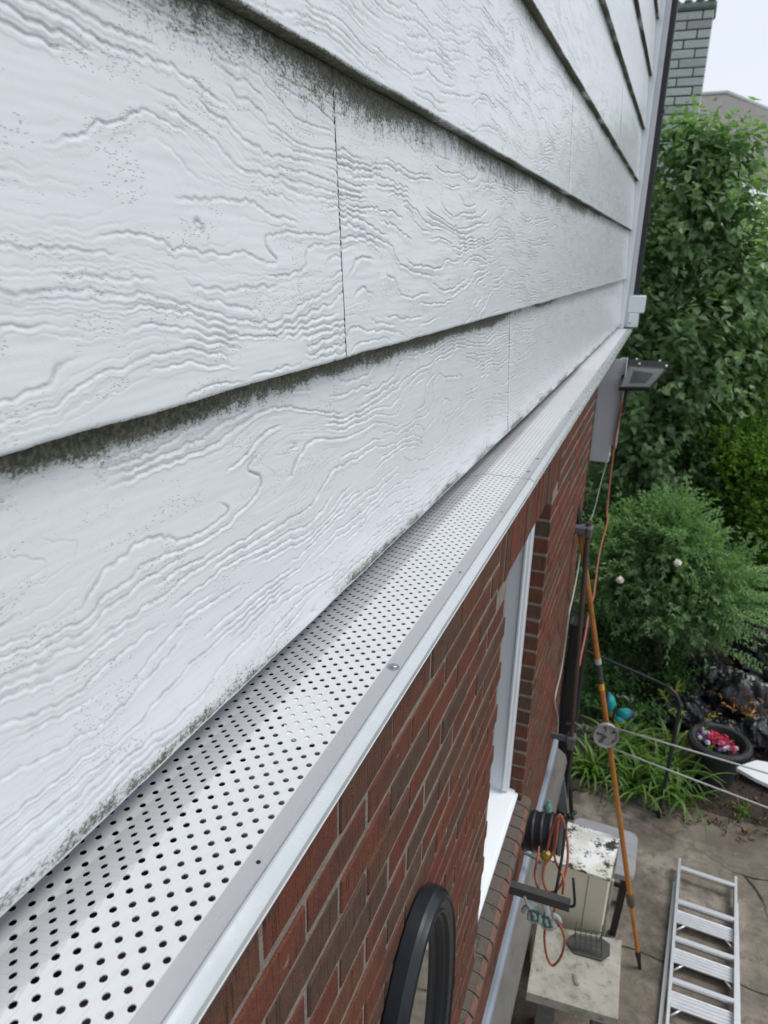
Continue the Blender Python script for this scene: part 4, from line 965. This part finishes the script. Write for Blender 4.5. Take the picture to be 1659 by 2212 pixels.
# pair of gloves
M_GLOVE = simple('grey_knit_glove', (.45, .46, .455), .9, var=.25, scale=60, bmp=.003, dirt=(.14, .14, .13), dirt_amt=.35)
M_GPATCH = simple('green_glove_patch', (.03, .16, .11), .7, var=.4, scale=60)
def glove(pxs, y, label, flip):
    top, palm, tips = PY(*C5(*pxs[0]), y), PY(*C5(*pxs[1]), y), PY(*C5(*pxs[2]), y)
    t = thing('work_glove', label, 'glove', palm, 'gloves hung on the bracket')
    ax_ = unit(tips-palm); sd = unit(np.cross(ax_, [0, 1, 0])); w_ = .028
    mb = MB().tube(bez([top, (top+palm)/2+sd*.008*flip, palm, palm+ax_*.02], 14), np.concatenate([np.linspace(.014, .020, 7), np.linspace(.026, .032, 99)])[:len(bez([top, (top+palm)/2, palm, palm+ax_*.02], 14))], 10, flat=.55)
    for k, (o_, l_, sp_) in enumerate(((-.9, .034, -.10), (-.3, .042, -.03), (.3, .041, .03), (.85, .032, .10))):
        b_ = palm+ax_*.010+sd*w_*.75*o_; e_ = b_+unit(ax_+sd*sp_+np.array([0, -.2, 0]))*l_
        mb.tube(bez([b_, (b_+e_)/2+[0, -.006, 0], e_+[0, .004, 0]], 8), np.linspace(.0125, .0105, 9), 8)
    b_ = palm-ax_*.012+sd*w_*.9*flip; mb.tube(bez([b_, b_+sd*.018*flip+ax_*.012, b_+sd*.022*flip+ax_*.035], 8), np.linspace(.011, .009, 9), 8)
    mb.build('knit_body', M_GLOVE, t, smooth=True)
    pp = palm+np.array([0, -.022, 0])
    MB().prism([pp-sd*.016-ax_*.022, pp+sd*.016-ax_*.022, pp+sd*.015+ax_*.030, pp-sd*.015+ax_*.030], (0, .006, 0)).build('green_patch', M_GPATCH, t)
glove(((245, 620), (310, 720), (302, 800)), 2.24, 'grey and green work glove hanging left, nearer the brick wall', -1)
glove(((345, 655), (375, 755), (392, 810)), 2.25, 'grey and green work glove hanging right, next to the cord loops', 1)
# short hose bib pieces on the wall
a_ = PW(*C5(275, 395), .03)
tag(MB().tube([a_+[-.05, 0, .01], a_+[.05, 0, -.01]], .008, 10).lathe([(.0001, .012), (.016, .012), (.018, 0), (.016, -.012), (.0001, -.012)], a_+np.array([.045, 0, -.01]), (1, 0, -.2), 14).build('wall_tap', M_GREYM, None, smooth=30.0), 'small grey wall tap sticking out under the black drum', 'tap')

# black pipe, grey plank and odd bits at the far foot of the wall
pA = PY(*C3(330, 900), 4.25); 
tag(MB().box((-.345, 4.10, -G), (-.235, 4.22, -2.10), .01).build('rain_pipe', M_BLACK, None, smooth=30.0), 'square black drainpipe standing behind the far end of the brick wall', 'pipe')
pl = [PY(*C4(*p), 3.75) for p in ((285, 870), (318, 880), (352, 1180), (290, 1150))]
tag(MB().prism(pl, (0, .02, 0)).build('grey_plank', simple('weathered_plank', (.14, .145, .15), .85, var=.4, scale=18, stretch=(6, 6, .6), bmp=.003), None), 'weathered grey plank leaning upright by the black bed rail', 'plank')
p_ = PW(*C4(222, 1128), .05)
tag(MB().lathe([(.0001, -.06), (.018, -.055), (.021, 0), (.018, .02), (.008, .035), (.008, .05), (.0001, .052)], p_, (0, 0, 1), 16).build('green_bottle', simple('pale_green_glass', (.12, .30, .25), .25), None, smooth=30.0), 'small pale green bottle wedged beside the wall above the drum', 'bottle')
tag(MB().tube([PY(*C4(250, 1000), 3.9), PY(*C4(205, 1150), 3.6)], .012, 8).tube([PY(*C4(285, 800), 3.9), PY(*C4(250, 1010), 3.9)], .014, 8).build('grey_conduit', simple('blue_grey_conduit', (.22, .25, .29), .5), None, smooth=True), 'blue-grey conduit running down beside the wall near the green bottle', 'pipe')

# oval mirror with black moulded frame hung on the brick
mr = thing('oval_mirror', 'large oval mirror in a black moulded frame hanging on the red brick wall', 'mirror', (-.29, 1.0, -1.7))
MY, MZ, SA, SB = MIRROR = (.968, -1.535, .214, .415)
def oval(prof, m, name, seg=72, closed=True):
    V = []; F = []; n_ = len(prof)
    for k in range(seg):
        t = 2*math.pi*k/seg
        for (inset, h) in prof:
            V.append((BRX+h+lip(MY), MY+(SA-inset)*math.sin(t), MZ+(SB-inset)*math.cos(t)))
    for k in range(seg):
        for j in range(n_ if closed else n_-1):
            F.append((k*n_+j, ((k+1) % seg)*n_+j, ((k+1) % seg)*n_+(j+1) % n_, k*n_+(j+1) % n_))
    return mesh_obj(name, V, F, m, mr, smooth=17.0)
oval([(.006, .002), (0, .006), (.0, .030), (.003, .036), (.006, .033), (.009, .037), (.013, .045), (.019, .048), (.022, .044), (.030, .043), (.038, .040), (.041, .044), (.046, .042), (.049, .034), (.054, .030), (.058, .022), (.058, .004)], simple('black_frame', (.010, .013, .018), .40, var=.15, scale=40), 'frame')
mm, mn_, mbb = mat('mirror_glass', (.84, .88, .86), .03, 1.0)
V = [(BRX+.018+lip(MY), MY+(SA-.055)*math.sin(2*math.pi*k/64), MZ+(SB-.055)*math.cos(2*math.pi*k/64)) for k in range(64)]
mesh_obj('glass', V+[(x-.004, y, z) for x, y, z in V], [tuple(range(64)), tuple(range(64, 128))[::-1]]+[(k, (k+1) % 64, 64+(k+1) % 64, 64+k) for k in range(64)], mm, mr)

# ================================================================== PATIO THINGS
# slab table
tb = thing('stone_table', 'low table with a mossy pale stone slab top beside the wall', 'table', (-.03, 2.95, -G))
ZS = -3.50; S_ = ZS/-3.3
ct = [np.array([x*S_, y*S_, ZS]) for x, y in ((-.234, 2.984), (.186, 3.049), (.203, 2.614), (-.213, 2.584))]
def slab_mat():
    m, n, b = mat('mossy_stone', (.3, .3, .25), .8); v = coords(n); f = noise(n, v, 5, 7, .7, 0)
    c = ramp(n, f, [(.3, (.27, .255, .205)), (.5, (.39, .375, .32)), (.7, (.47, .455, .40))])
    c = mixc(n, mth(n, 'MULTIPLY', mrange(n, noise(n, v, 6, 8, .75, 0), .50, .66), .6), c, (.125, .135, .060))
    c = mixc(n, mth(n, 'MULTIPLY', mrange(n, noise(n, v, 24, 4, .7), .58, .70), .5), c, (.10, .095, .07))
    n.links.new(c, b.inputs['Base Color']); bump(n, b, noise(n, v, 60, 5, .7), .003); return m
M_SLAB = slab_mat()
MB().prism(ct, (0, 0, -.055)).build('slab', M_SLAB, tb)
M_GB = simple('grey_block', (.14, .135, .125), .95, var=.3, scale=30, bmp=.004)
for (x, y) in ((-.18, 2.85), (.10, 2.85)):
    mb = MB()
    for k in range(3): mb.box((x, y, -G+.17*k), (x+.09, y+.22, -G+.17*(k+1)), .004)
    mb.build('block_pier', M_GB, tb)
sl_ = [np.array([x, y, ZS+.001]) for x, y in ((-.088, 3.103), (-.062, 3.155), (-.04, 3.168), (.10, 3.195), (.139, 3.178), (.146, 3.112), (.107, 3.058), (-.034, 3.048))]
tag(MB().prism(sl_, (0, 0, .010)).build('slate_piece', simple('dark_slate', (.075, .07, .062), .85, var=.4, scale=30, bmp=.003), None), 'dark broken slate lying under the wire basket on the slab', 'slate')
bs = thing('wire_basket', 'small dark green wire basket standing on the mossy stone slab', 'basket', (.03, 3.1, ZS))
mb = MB(); f0, f1, f2, f3 = [PZ(*C5(*p), ZS+.10) for p in ((540, 820), (690, 842), (692, 985), (540, 950))]
f2 = PZ(*C5(692, 990), ZS+.012); f3 = PZ(*C5(540, 950), ZS+.012); f0 = PZ(*C5(540, 822), ZS+.125); f1 = PZ(*C5(692, 845), ZS+.125)
for k in range(6): t = k/5; mb.tube([f0*(1-t)+f1*t, f3*(1-t)+f2*t], .0020 if k not in (0, 5) else .0032, 6)
for k in range(6): t = k/5; mb.tube([f0*(1-t)+f3*t, f1*(1-t)+f2*t], .0018 if k not in (0, 5) else .0032, 6)
for s_ in (f0, f1):
    mb.tube([s_, s_+[0, .05, 0], s_+[0, .05, -.11]], .0024, 6)
mb.build('grid', simple('green_wire', (.030, .055, .05), .45), bs)
jr = PZ(*C5(545, 1110), ZS+.012)
mg2, ng2, bg2 = mat('clear_glass', (.75, .78, .76), .08); bg2.inputs['Transmission Weight'].default_value = .75
tag(MB().lathe([(.0001, -.035), (.010, -.033), (.012, -.01), (.009, .012), (.005, .022), (.005, .035), (.0001, .036)], jr+np.array([0, 0, .004]), unit(np.array([-.35, .9, .12])), 16).build('glass_vial', mg2, None, smooth=True), 'little clear glass vial lying on the mossy slab', 'vial')
# bag bits beneath
# cabinet with mouldy lid
cb = thing('storage_cabinet', 'beige metal cabinet with a peeling mouldy white top beside the wall', 'cabinet', (-.08, 3.4, -G))
S_ = 3.15/3.0; x0, x1, y0, y1 = -.275, .100, 3.275, 3.61; ZC = -3.15
def lid_mat():
    m, n, b = mat('mouldy_white_top', (.7, .7, .7), .6); v = coords(n)
    c = mixc(n, mrange(n, noise(n, v, 6, 5, .6), .45, .62), (.86, .87, .88), (.66, .66, .56))
    blot = mth(n, 'MULTIPLY_ADD', noise(n, v, 75, 5, .75), .55, mth(n, 'MULTIPLY', noise(n, v, 11, 4, .6), .75))
    c = mixc(n, mrange(n, blot, .68, .73), c, (.024, .026, .025))
    c = mixc(n, mth(n, 'MULTIPLY', mrange(n, noise(n, v, 7, 5, .6), .56, .66), .45), c, (.30, .27, .13))
    n.links.new(c, b.inputs['Base Color']); bump(n, b, noise(n, v, 70, 4), .003); return m
tl = [(-.200, 3.615, ZC), (.117, 3.605, ZC), (.090, 3.268, ZC), (-.285, 3.285, ZC)]
MB().prism(tl, (0, 0, -.012)).build('lid', lid_mat(), cb)
M_BEIGE = simple('beige_enamel', (.72, .67, .51), .45, var=.05, scale=6, dirt=(.24, .215, .15), dirt_amt=.22)
bd = MB().prism([(-.196, 3.605, ZC-.013), (.108, 3.598, ZC-.013), (.083, 3.276, ZC-.013), (-.278, 3.293, ZC-.013)], (0, 0, -.80)).build('body', M_BEIGE, cb)
MB().box((-.02, 3.2785, ZC-.80), (-.017, 3.284, ZC-.02)).build('door_seam', simple('seam_shadow', (.12, .11, .08), .8), bd)
MB().box((.094, 3.28, ZC-.82), (.112, 3.30, ZC-.01), .004).box((.094, 3.56, ZC-.82), (.118, 3.60, ZC-.01), .004).build('side_post', simple('rust_streaked_metal', (.36, .34, .30), .6, var=.4, scale=20, dirt=(.12, .07, .05), dirt_amt=.4), cb)
# padded side table behind
sd_ = thing('side_table', 'round-cornered grey table top on black legs behind the beige cabinet', 'table', (.05, 3.8, -G))
def rrect(x0, x1, y0, y1, r, z, n=7):
    P = []
    for cx, cy, a0 in ((x1-r, y1-r, 0), (x0+r, y1-r, 90), (x0+r, y0+r, 180), (x1-r, y0+r, 270)):
        for k in range(n): a = math.radians(a0+90*k/(n-1)); P.append((cx+r*math.cos(a), cy+r*math.sin(a), z))
    return P
MB().prism(rrect(-.165, .236, 3.68, 4.07, .06, -3.485), (0, 0, -.035)).build('top', simple('grey_wet_plastic', (.30, .30, .315), .35, var=.3, scale=9, stretch=(1, 4, 1), dirt=(.5, .5, .52), dirt_amt=.3), sd_, smooth=40.0)
for (x, y, xx, yy) in ((.19, 3.72, .17, 3.80), (.20, 4.02, .19, 4.05), (-.13, 4.02, -.12, 4.05), (-.13, 3.72, -.12, 3.76)):
    MB().prism([(x-.02, y-.02, -3.52), (x+.02, y-.02, -3.52), (x+.02, y+.02, -3.52), (x-.02, y+.02, -3.52)], (xx-x, yy-y, -G+3.52)).build('leg', M_BLACK, sd_)
MB().box((-.12, 3.85, -3.75), (.18, 3.87, -3.73)).build('crossbar', M_BLACK, sd_)

# ladder
ld = thing('aluminium_ladder', 'aluminium stepladder lying flat on the patio at the bottom right', 'ladder', (.7, 3.2, -G))
zt = -3.975
La, Lb = np.array([.557, 4.52]), np.array([.500, 3.20]); Ra, Rb = np.array([.917, 4.495]), np.array([.845, 3.20])
ext = 1.95
def rail(P, Q, z0, z1, w_, name, t0=0, t1=ext):
    a = P+(Q-P)*t0; b = P+(Q-P)*t1; d = unit(np.array([*(b-a), 0])); s_ = np.array([-d[1], d[0], 0])*w_
    a3 = np.array([a[0], a[1], z1]); b3 = np.array([b[0], b[1], z1]); mb = MB()
    mb.prism([a3-s_, a3+s_, a3+s_+[0, 0, z0-z1], a3-s_+[0, 0, z0-z1]], b3-a3)
    return mb.build(name, M_ALU, ld)
rail(La, Lb, zt-.062, zt, .0085, 'rail'); rail(Ra, Rb, zt-.062, zt, .0085, 'rail')
o1 = np.array([-.012, 0]); o2 = np.array([.014, 0])
rail(La+o1, Lb+o1-[.02, 0], zt-.095, zt-.064, .010, 'rear_rail', .13); rail(Ra+o2, Rb+o2+[.015, 0], zt-.095, zt-.064, .010, 'rear_rail', .13)
M_RUNG = simple('polished_rung', (.72, .72, .72), .30, .8, var=.06, scale=60, stretch=(1, 6, 1))
for k in range(8):
    t = (.075+.305*k)/1.32; a = La+(Lb-La)*t; b = Ra+(Rb-Ra)*t
    if t > 1.9: break
    mb = MB(); A_ = np.array([a[0]+.008, a[1], zt-.024]); B_ = np.array([b[0]-.008, b[1], zt-.024])
    mb.tube([A_, B_], .0175, 14, flat=1.5)
    for q in (-.008, 0, .008): mb.tube([A_+[0, q, .0165], B_+[0, q, .0165]], .0012, 4)
    mb.build('rung', M_RUNG, ld, smooth=30.0)
    if k >= 1:
        A2_ = A_+[0, -.095, -.035]; B2_ = B_+[0, -.095, -.035]
        tr = MB().prism([A2_+[0, .040, .014], A2_+[0, -.055, .014], A2_+[0, -.055, .004], A2_+[0, .040, .004]], B2_-A2_)
        for q in (.036, .012, -.012, -.036): tr.tube([A2_+[0, q, .015], B2_+[0, q, .015]], .0022, 4)
        tr.tube([A2_+[0, .042, .012], B2_+[0, .042, .012]], .008, 8)
        tr.build('step', M_ALU, ld)
        for s_, P_ in ((1, A2_), (-1, B2_)):
            MB().tube([P_+[.0, -.105, .0], P_+[s_*.055, -.060, .020]], .0065, 8).build('brace', M_RUNG, ld, smooth=True)

# black bed rail
rl = thing('bed_rail', 'low black tubular rail curving round the daylilies at the patio edge', 'rail', (.1, 5.1, -G))
tA = PY(*C4(470, 105), 5.27); tB = PY(*C4(900, 290), 5.12); tC = PY(*C4(1040, 370), 5.04); tD = PY(*C4(1088, 450), 5.01); tE = np.array([.412, 5.008, -G])
MB().tube(bez([tA+(tA-tB)*.25, tA, tB, tC, tD], 36), .0125, 10).tube(bez([tD, tD+(tE-tD)*.1, (tD+tE)/2, tE], 12), .015, 10).build('top_rail', M_BLACKM, rl, smooth=True)
lA = PZ(*C4(300, 850), -G+.04); lB = np.array([.41, 5.01, -G+.03])
MB().tube([lA, (lA+lB)/2+[0, 0, .01], lB], .011, 8).build('bottom_rail', M_BLACKM, rl, smooth=True)
q0_ = PZ(*C4(378, 1200), -G); MB().tube([q0_, PY(*C4(352, 790), q0_[1])], .016, 10).build('post', M_BLACKM, rl, smooth=True)
# butterfly ornament
bf = thing('butterfly_ornament', 'teal and yellow metal butterfly ornament above the daylilies beside the pole', 'ornament', (0, 4.95, -G))
bc = PY(*C4(655, 505), 4.95)
def wing_mat():
    m, n, b = mat('painted_wing', (.1, .4, .4), .4); t = N(n, 'ShaderNodeAttribute', attribute_name='tone')
    c = ramp(n, t.outputs['Fac'], [(0, (.55, .30, .02)), (.22, (.40, .42, .05)), (.4, (.01, .30, .32)), (.72, (.03, .45, .45)), (.86, (.04, .10, .22)), (1, (.015, .02, .04))])
    n.links.new(c, b.inputs['Base Color']); return m
M_WING = wing_mat()
def wing(pxs, name, tones):
    P = [PY(*C4(*p), 4.95-.02) for p in pxs]; c = sum(P)/len(P)+np.array([0, -.012, 0]); n_ = len(P)
    V = P+[c]+[p+np.array([0, .004, 0]) for p in P]
    F = [(i, (i+1) % n_, n_) for i in range(n_)]+[tuple(range(n_+1, 2*n_+1))[::-1]]+[(i, (i+1) % n_, n_+1+(i+1) % n_, n_+1+i) for i in range(n_)]
    mesh_obj(name, V, F, M_WING, bf, smooth=True, attrs={'tone': list(tones)+[.6]+list(tones)})
wing([(650, 500), (668, 455), (655, 410), (625, 375), (602, 368), (598, 420), (605, 470), (622, 530), (640, 540)], 'wing', (.4, .6, .7, .9, 1, .9, .7, .2, .1))
wing([(660, 508), (690, 485), (740, 478), (790, 505), (785, 540), (745, 555), (705, 545), (672, 530)], 'wing', (.4, .6, .8, 1, 1, .85, .5, .45))
wing([(655, 518), (690, 535), (715, 550), (722, 575), (700, 588), (672, 578), (655, 550)], 'lower_wing', (.45, .5, .4, .2, 0, .05, .2))
MB().tube([PY(*C4(640, 560), 4.93), PY(*C4(655, 500), 4.93), PY(*C4(662, 470), 4.93)], [.004, .008, .004], 8).build('body', M_BLACK, bf, smooth=True)
MB().tube([bc, bc+np.array([0, .03, -.4]), np.array([bc[0], 5.0, -G])], .004, 6).build('stake', M_BLACKM, bf)
sc = PY(*C4(700, 400), 5.3)
tag(MB().tube(bez([PY(*C4(*p), 5.3) for p in ((668, 392), (685, 408), (715, 402), (745, 425), (762, 440), (770, 415))], 24), [.007]*0+list(np.linspace(.008, .013, len(bez([PY(*C4(*p), 5.3) for p in ((668, 392), (685, 408), (715, 402), (745, 425), (762, 440), (770, 415))], 24)))), 8).build('scroll_ornament', M_GREYM, None, smooth=True), 'grey metal scroll ornament among dark leaves above the butterfly', 'ornament')

# planter like a ribbed bowl, with flowers
pc_ = np.array([.835, 5.66, -3.62]); pt = thing('planter', 'big black ribbed planter bowl of artificial flowers at the edge of the bed', 'planter', (.84, 5.56, -G))
M_PLANT = simple('black_rubber', (.020, .021, .023), .6, var=.3, scale=25, bmp=.002, dirt=(.06, .055, .05), dirt_amt=.3)
RR = .238
pc_ = (PZ(*C4(1140, 640), -3.66)+PZ(*C4(1562, 745), -3.66))/2; RR = np.linalg.norm(PZ(*C4(1140, 640), -3.66)-PZ(*C4(1562, 745), -3.66))/2
bowl = MB().lathe([(RR*.62, -.42), (RR*.66, -.12), (RR*.74, -.075), (RR*.97, -.06), (RR, -.03), (RR*.99, 0), (RR*.90, .018), (RR*.80, .010), (RR*.76, -.01), (RR*.74, -.045), (RR*.70, -.06), (RR*.66, -.10), (.0001, -.105)], pc_, seg=56)
for k in range(44):
    a = k*2*math.pi/44; e_ = np.array([math.cos(a), math.sin(a), 0]); bowl.tube([pc_+e_*RR*.985+[0, 0, -.055], pc_+e_*(RR+.004)+[0, 0, -.025], pc_+e_*RR*.95+[0, 0, .008]], .005, 5)
bowl.build('bowl', M_PLANT, pt, smooth=35.0)
MB().lathe([(.0001, -G-pc_[2]+.004), (RR*.86, -G-pc_[2]+.004), (RR*.92, -G-pc_[2]+.05), (RR*.86, -G-pc_[2]+.05), (RR*.8, -G-pc_[2]+.012), (.0001, -G-pc_[2]+.012)], pc_+np.array([0, 0, 0]), seg=40).build('saucer', M_PLANT, pt, smooth=35.0)
MB().lathe([(.0001, 0), (RR*.3, .004), (RR*.67, -.004)], pc_+np.array([0, 0, -.085]), seg=30).build('soil', M_EARTH, pt, smooth=True)
mats = {'r': simple('red_petal', (.55, .03, .09), .55, var=.3), 'p': simple('pink_petal', (.62, .12, .25), .55, var=.3), 'w': simple('white_petal', (.70, .62, .68), .55, var=.15), 'v': simple('violet_petal', (.20, .10, .32), .55, var=.3)}
fx = [((1300, 640), 'r'), ((1320, 655), 'r'), ((1285, 670), 'r'), ((1335, 680), 'r'), ((1355, 675), 'r'), ((1370, 690), 'r'), ((1385, 705), 'p'), ((1400, 700), 'r'), ((1415, 715), 'r'), ((1425, 735), 'r'), ((1350, 705), 'p'), ((1310, 690), 'r'), ((1290, 655), 'r'), ((1372, 665), 'r'), ((1435, 745), 'p'),
      ((1450, 738), 'w'), ((1395, 735), 'w'), ((1270, 640), 'w'), ((1225, 610), 'w'), ((1245, 635), 'w'), ((1200, 650), 'v'), ((1235, 655), 'v'), ((1215, 665), 'w'), ((1265, 700), 'w'), ((1255, 690), 'v'), ((1375, 740), 'w'), ((1340, 745), 'v')]
for p, k_ in fx: blossom(PZ(*C4(p[0], p[1]+4), pc_[2]-.01), .038 if k_ in 'rp' else .026, pt, mats[k_], 'flower')
V, F, T = shoots(rs, pc_+rs.randn(22, 3)*[.07, .06, 0]+[0, 0, -.08], unit(rs.randn(22, 3)*[.6, .6, 0]+[0, 0, .7]), .10, 4, .045, .014, 'lance')
mesh_obj('flower_leaves', V, F, M_PRIVET, pt, attrs={'tone': np.repeat(rs.rand(len(T)), 6), 'tip': np.zeros(len(V))})

# white octagonal table leaf at the right edge
wt = thing('white_garden_table', 'white eight-sided garden table top cut off by the right edge of the photo', 'table', (1.45, 5.7, -G))
cx_, cy_ = 1.43, 5.62; P8 = [(cx_+.43*math.cos(math.radians(22.5+45*k+8)), cy_+.43*.52*math.sin(math.radians(22.5+45*k+8)), -3.93) for k in range(8)]
P8 = [tuple(PZ(*C4(*p), -3.93)) for p in ((1455, 868), (1480, 850), (1585, 818), (1720, 842), (2000, 900), (2050, 1010), (1900, 1040), (1659, 975), (1580, 940))]
MB().prism(P8, (0, 0, -.03)).build('top', M_WHITE, wt)
MB().box((1.35, 5.55, -G), (1.75, 5.75, -3.961), .02).build('base', M_WHITE2, wt)

# black rubbish bags: crumpled skins
def bag_mat():
    m, n, b = mat('black_bag_film', (.018, .019, .022), .34, spec=.6); v = coords(n)
    wv = N(n, 'ShaderNodeTexNoise'); n.links.new(v, wv.inputs['Vector']); wv.inputs['Scale'].default_value = 7; wv.inputs['Detail'].default_value = 3
    ad = N(n, 'ShaderNodeVectorMath', operation='MULTIPLY_ADD'); n.links.new(wv.outputs['Color'], ad.inputs[0]); ad.inputs[1].default_value = (.16, .16, .16); n.links.new(v, ad.inputs[2])
    f1 = mth(n, 'ABSOLUTE', mth(n, 'SUBTRACT', noise(n, coords(n, (2.2, 1, .7), rot=(.3, .5, .4)), 4.5, 2, .45, .8), .5))
    f2 = mth(n, 'ABSOLUTE', mth(n, 'SUBTRACT', noise(n, coords(n, (.8, 1, 2.4), rot=(.2, -.6, .8)), 8, 2, .5, .6), .5))
    bump(n, b, mth(n, 'ADD', f1, mth(n, 'MULTIPLY', f2, .35)), .030, 1.0)
    c = mixc(n, mrange(n, noise(n, v, 16, 4), .55, .7), (.012, .013, .016), (.026, .028, .031)); n.links.new(c, b.inputs['Base Color']); return m
M_BAG = bag_mat()
def bag(c, r, seed, label, tie=True):
    rs_ = np.random.RandomState(seed); nu, nv_ = 54, 30; U, Vv = np.meshgrid(np.linspace(0, 2*np.pi, nu, endpoint=False), np.linspace(0, np.pi, nv_), indexing='ij')
    x = np.cos(U)*np.sin(Vv); y = np.sin(U)*np.sin(Vv); z = np.cos(Vv)
    a = 1+.16*fbm(x*1.6+z+seed, y*1.6-z, 3, seed)
    a = a-.20*np.abs(perlin(x*2.6+y*1.3+seed, z*2.6-y, seed+4))-.14*np.abs(perlin(x*5+z*3, y*5-z*2+seed, seed+5))+.016*rs_.randn(*x.shape)*np.sin(Vv)
    zz = np.where(z < 0, z*.75, z); P = np.stack([x*a*r[0], y*a*r[1], zz*a*r[2]], -1)+np.array(c); P[..., 2] = np.maximum(P[..., 2], -G+.02)
    i, j = np.meshgrid(np.arange(nu), np.arange(nv_-1), indexing='ij'); i2 = (i+1) % nu
    F = np.stack([i*nv_+j, i*nv_+j+1, i2*nv_+j+1, i2*nv_+j], -1).reshape(-1, 4)
    o = mesh_obj('rubbish_bag', P.reshape(-1, 3), F, M_BAG, None, smooth=38.0, label=label, cat='bag', group='black rubbish bags heaped behind the planter')
bag((1.32, 7.10, -3.55), (.46, .38, .36), 3, 'largest and highest black rubbish bag, puffed up at the right edge')
bag((.84, 6.72, -3.82), (.38, .26, .28), 5, 'slack black rubbish bag hanging down behind the planter, left of the puffed one')
bag((.54, 6.30, -3.90), (.32, .20, .17), 8, 'flattened black bag at the left end of the heap next to the rail')
bag((1.22, 6.30, -3.92), (.30, .24, .18), 9, 'crumpled black bag directly above the planter rim at the right')
bag((1.62, 6.45, -3.90), (.28, .28, .2), 12, 'black rubbish bag at the far right by the pale split log')
bag((1.05, 6.50, -3.78), (.34, .22, .26), 21, 'upright slack black bag at the middle of the heap, just behind the planter')
bag((.92, 6.22, -3.97), (.22, .16, .13), 14, 'small torn black bag low between the planter and the chips')
# wood offcuts and logs spilling out of the bags
M_LOG = simple('split_wood', (.42, .29, .17), .85, var=.3, scale=18, stretch=(3, 3, .7), bmp=.004, dirt=(.16, .09, .05), dirt_amt=.35)
for (x, y, z, L_, w_, az, lb) in ((.66, 6.05, -3.98, .16, .07, 20, 'split log lying behind the black post, under the flattened bag'), (.80, 6.02, -3.99, .12, .06, -25, 'short reddish wood offcut between the split log and the planter'), (1.34, 6.05, -3.86, .16, .07, 60, 'pale split log end at the right edge above the white table'), (1.48, 5.98, -3.93, .13, .06, 35, 'lower pale log end at the right edge close to the white table')):
    o = MB().box((x-L_/2, y-w_/2, z-.035), (x+L_/2, y+w_/2, z+.035), .010, R=rotm('Z', az) @ rotm('Y', 12)).build('split_log', M_LOG, None, smooth=20.0); tag(o, lb, 'log', 'split wood by the black bags')
n = 110; bx = 1.02+.13*rs.randn(n); by = 6.30+.07*rs.randn(n); bz = -3.66+.04*rs.randn(n)-.5*np.abs(by-6.30)
V, F = leaf_arrays(np.stack([bx, by, bz], 1), unit(rs.randn(n, 3)*[1, 1, .4]), unit(rs.randn(n, 3)*.6+[0, -.3, 1]), .03+.04*rs.rand(n), .014+.02*rs.rand(n), 'oval', .35, .4)
mesh_obj('wood_chips', V, F, leaf_material('orange_chips', (.10, .045, .02), (.26, .12, .04), (.42, .24, .09), .8, .05), attrs={'tone': np.repeat(rs.rand(n), 6), 'tip': np.zeros(len(V))}, kind='stuff', label='orange brown wood chips and dead leaves spilling between the bags', cat='wood chips')
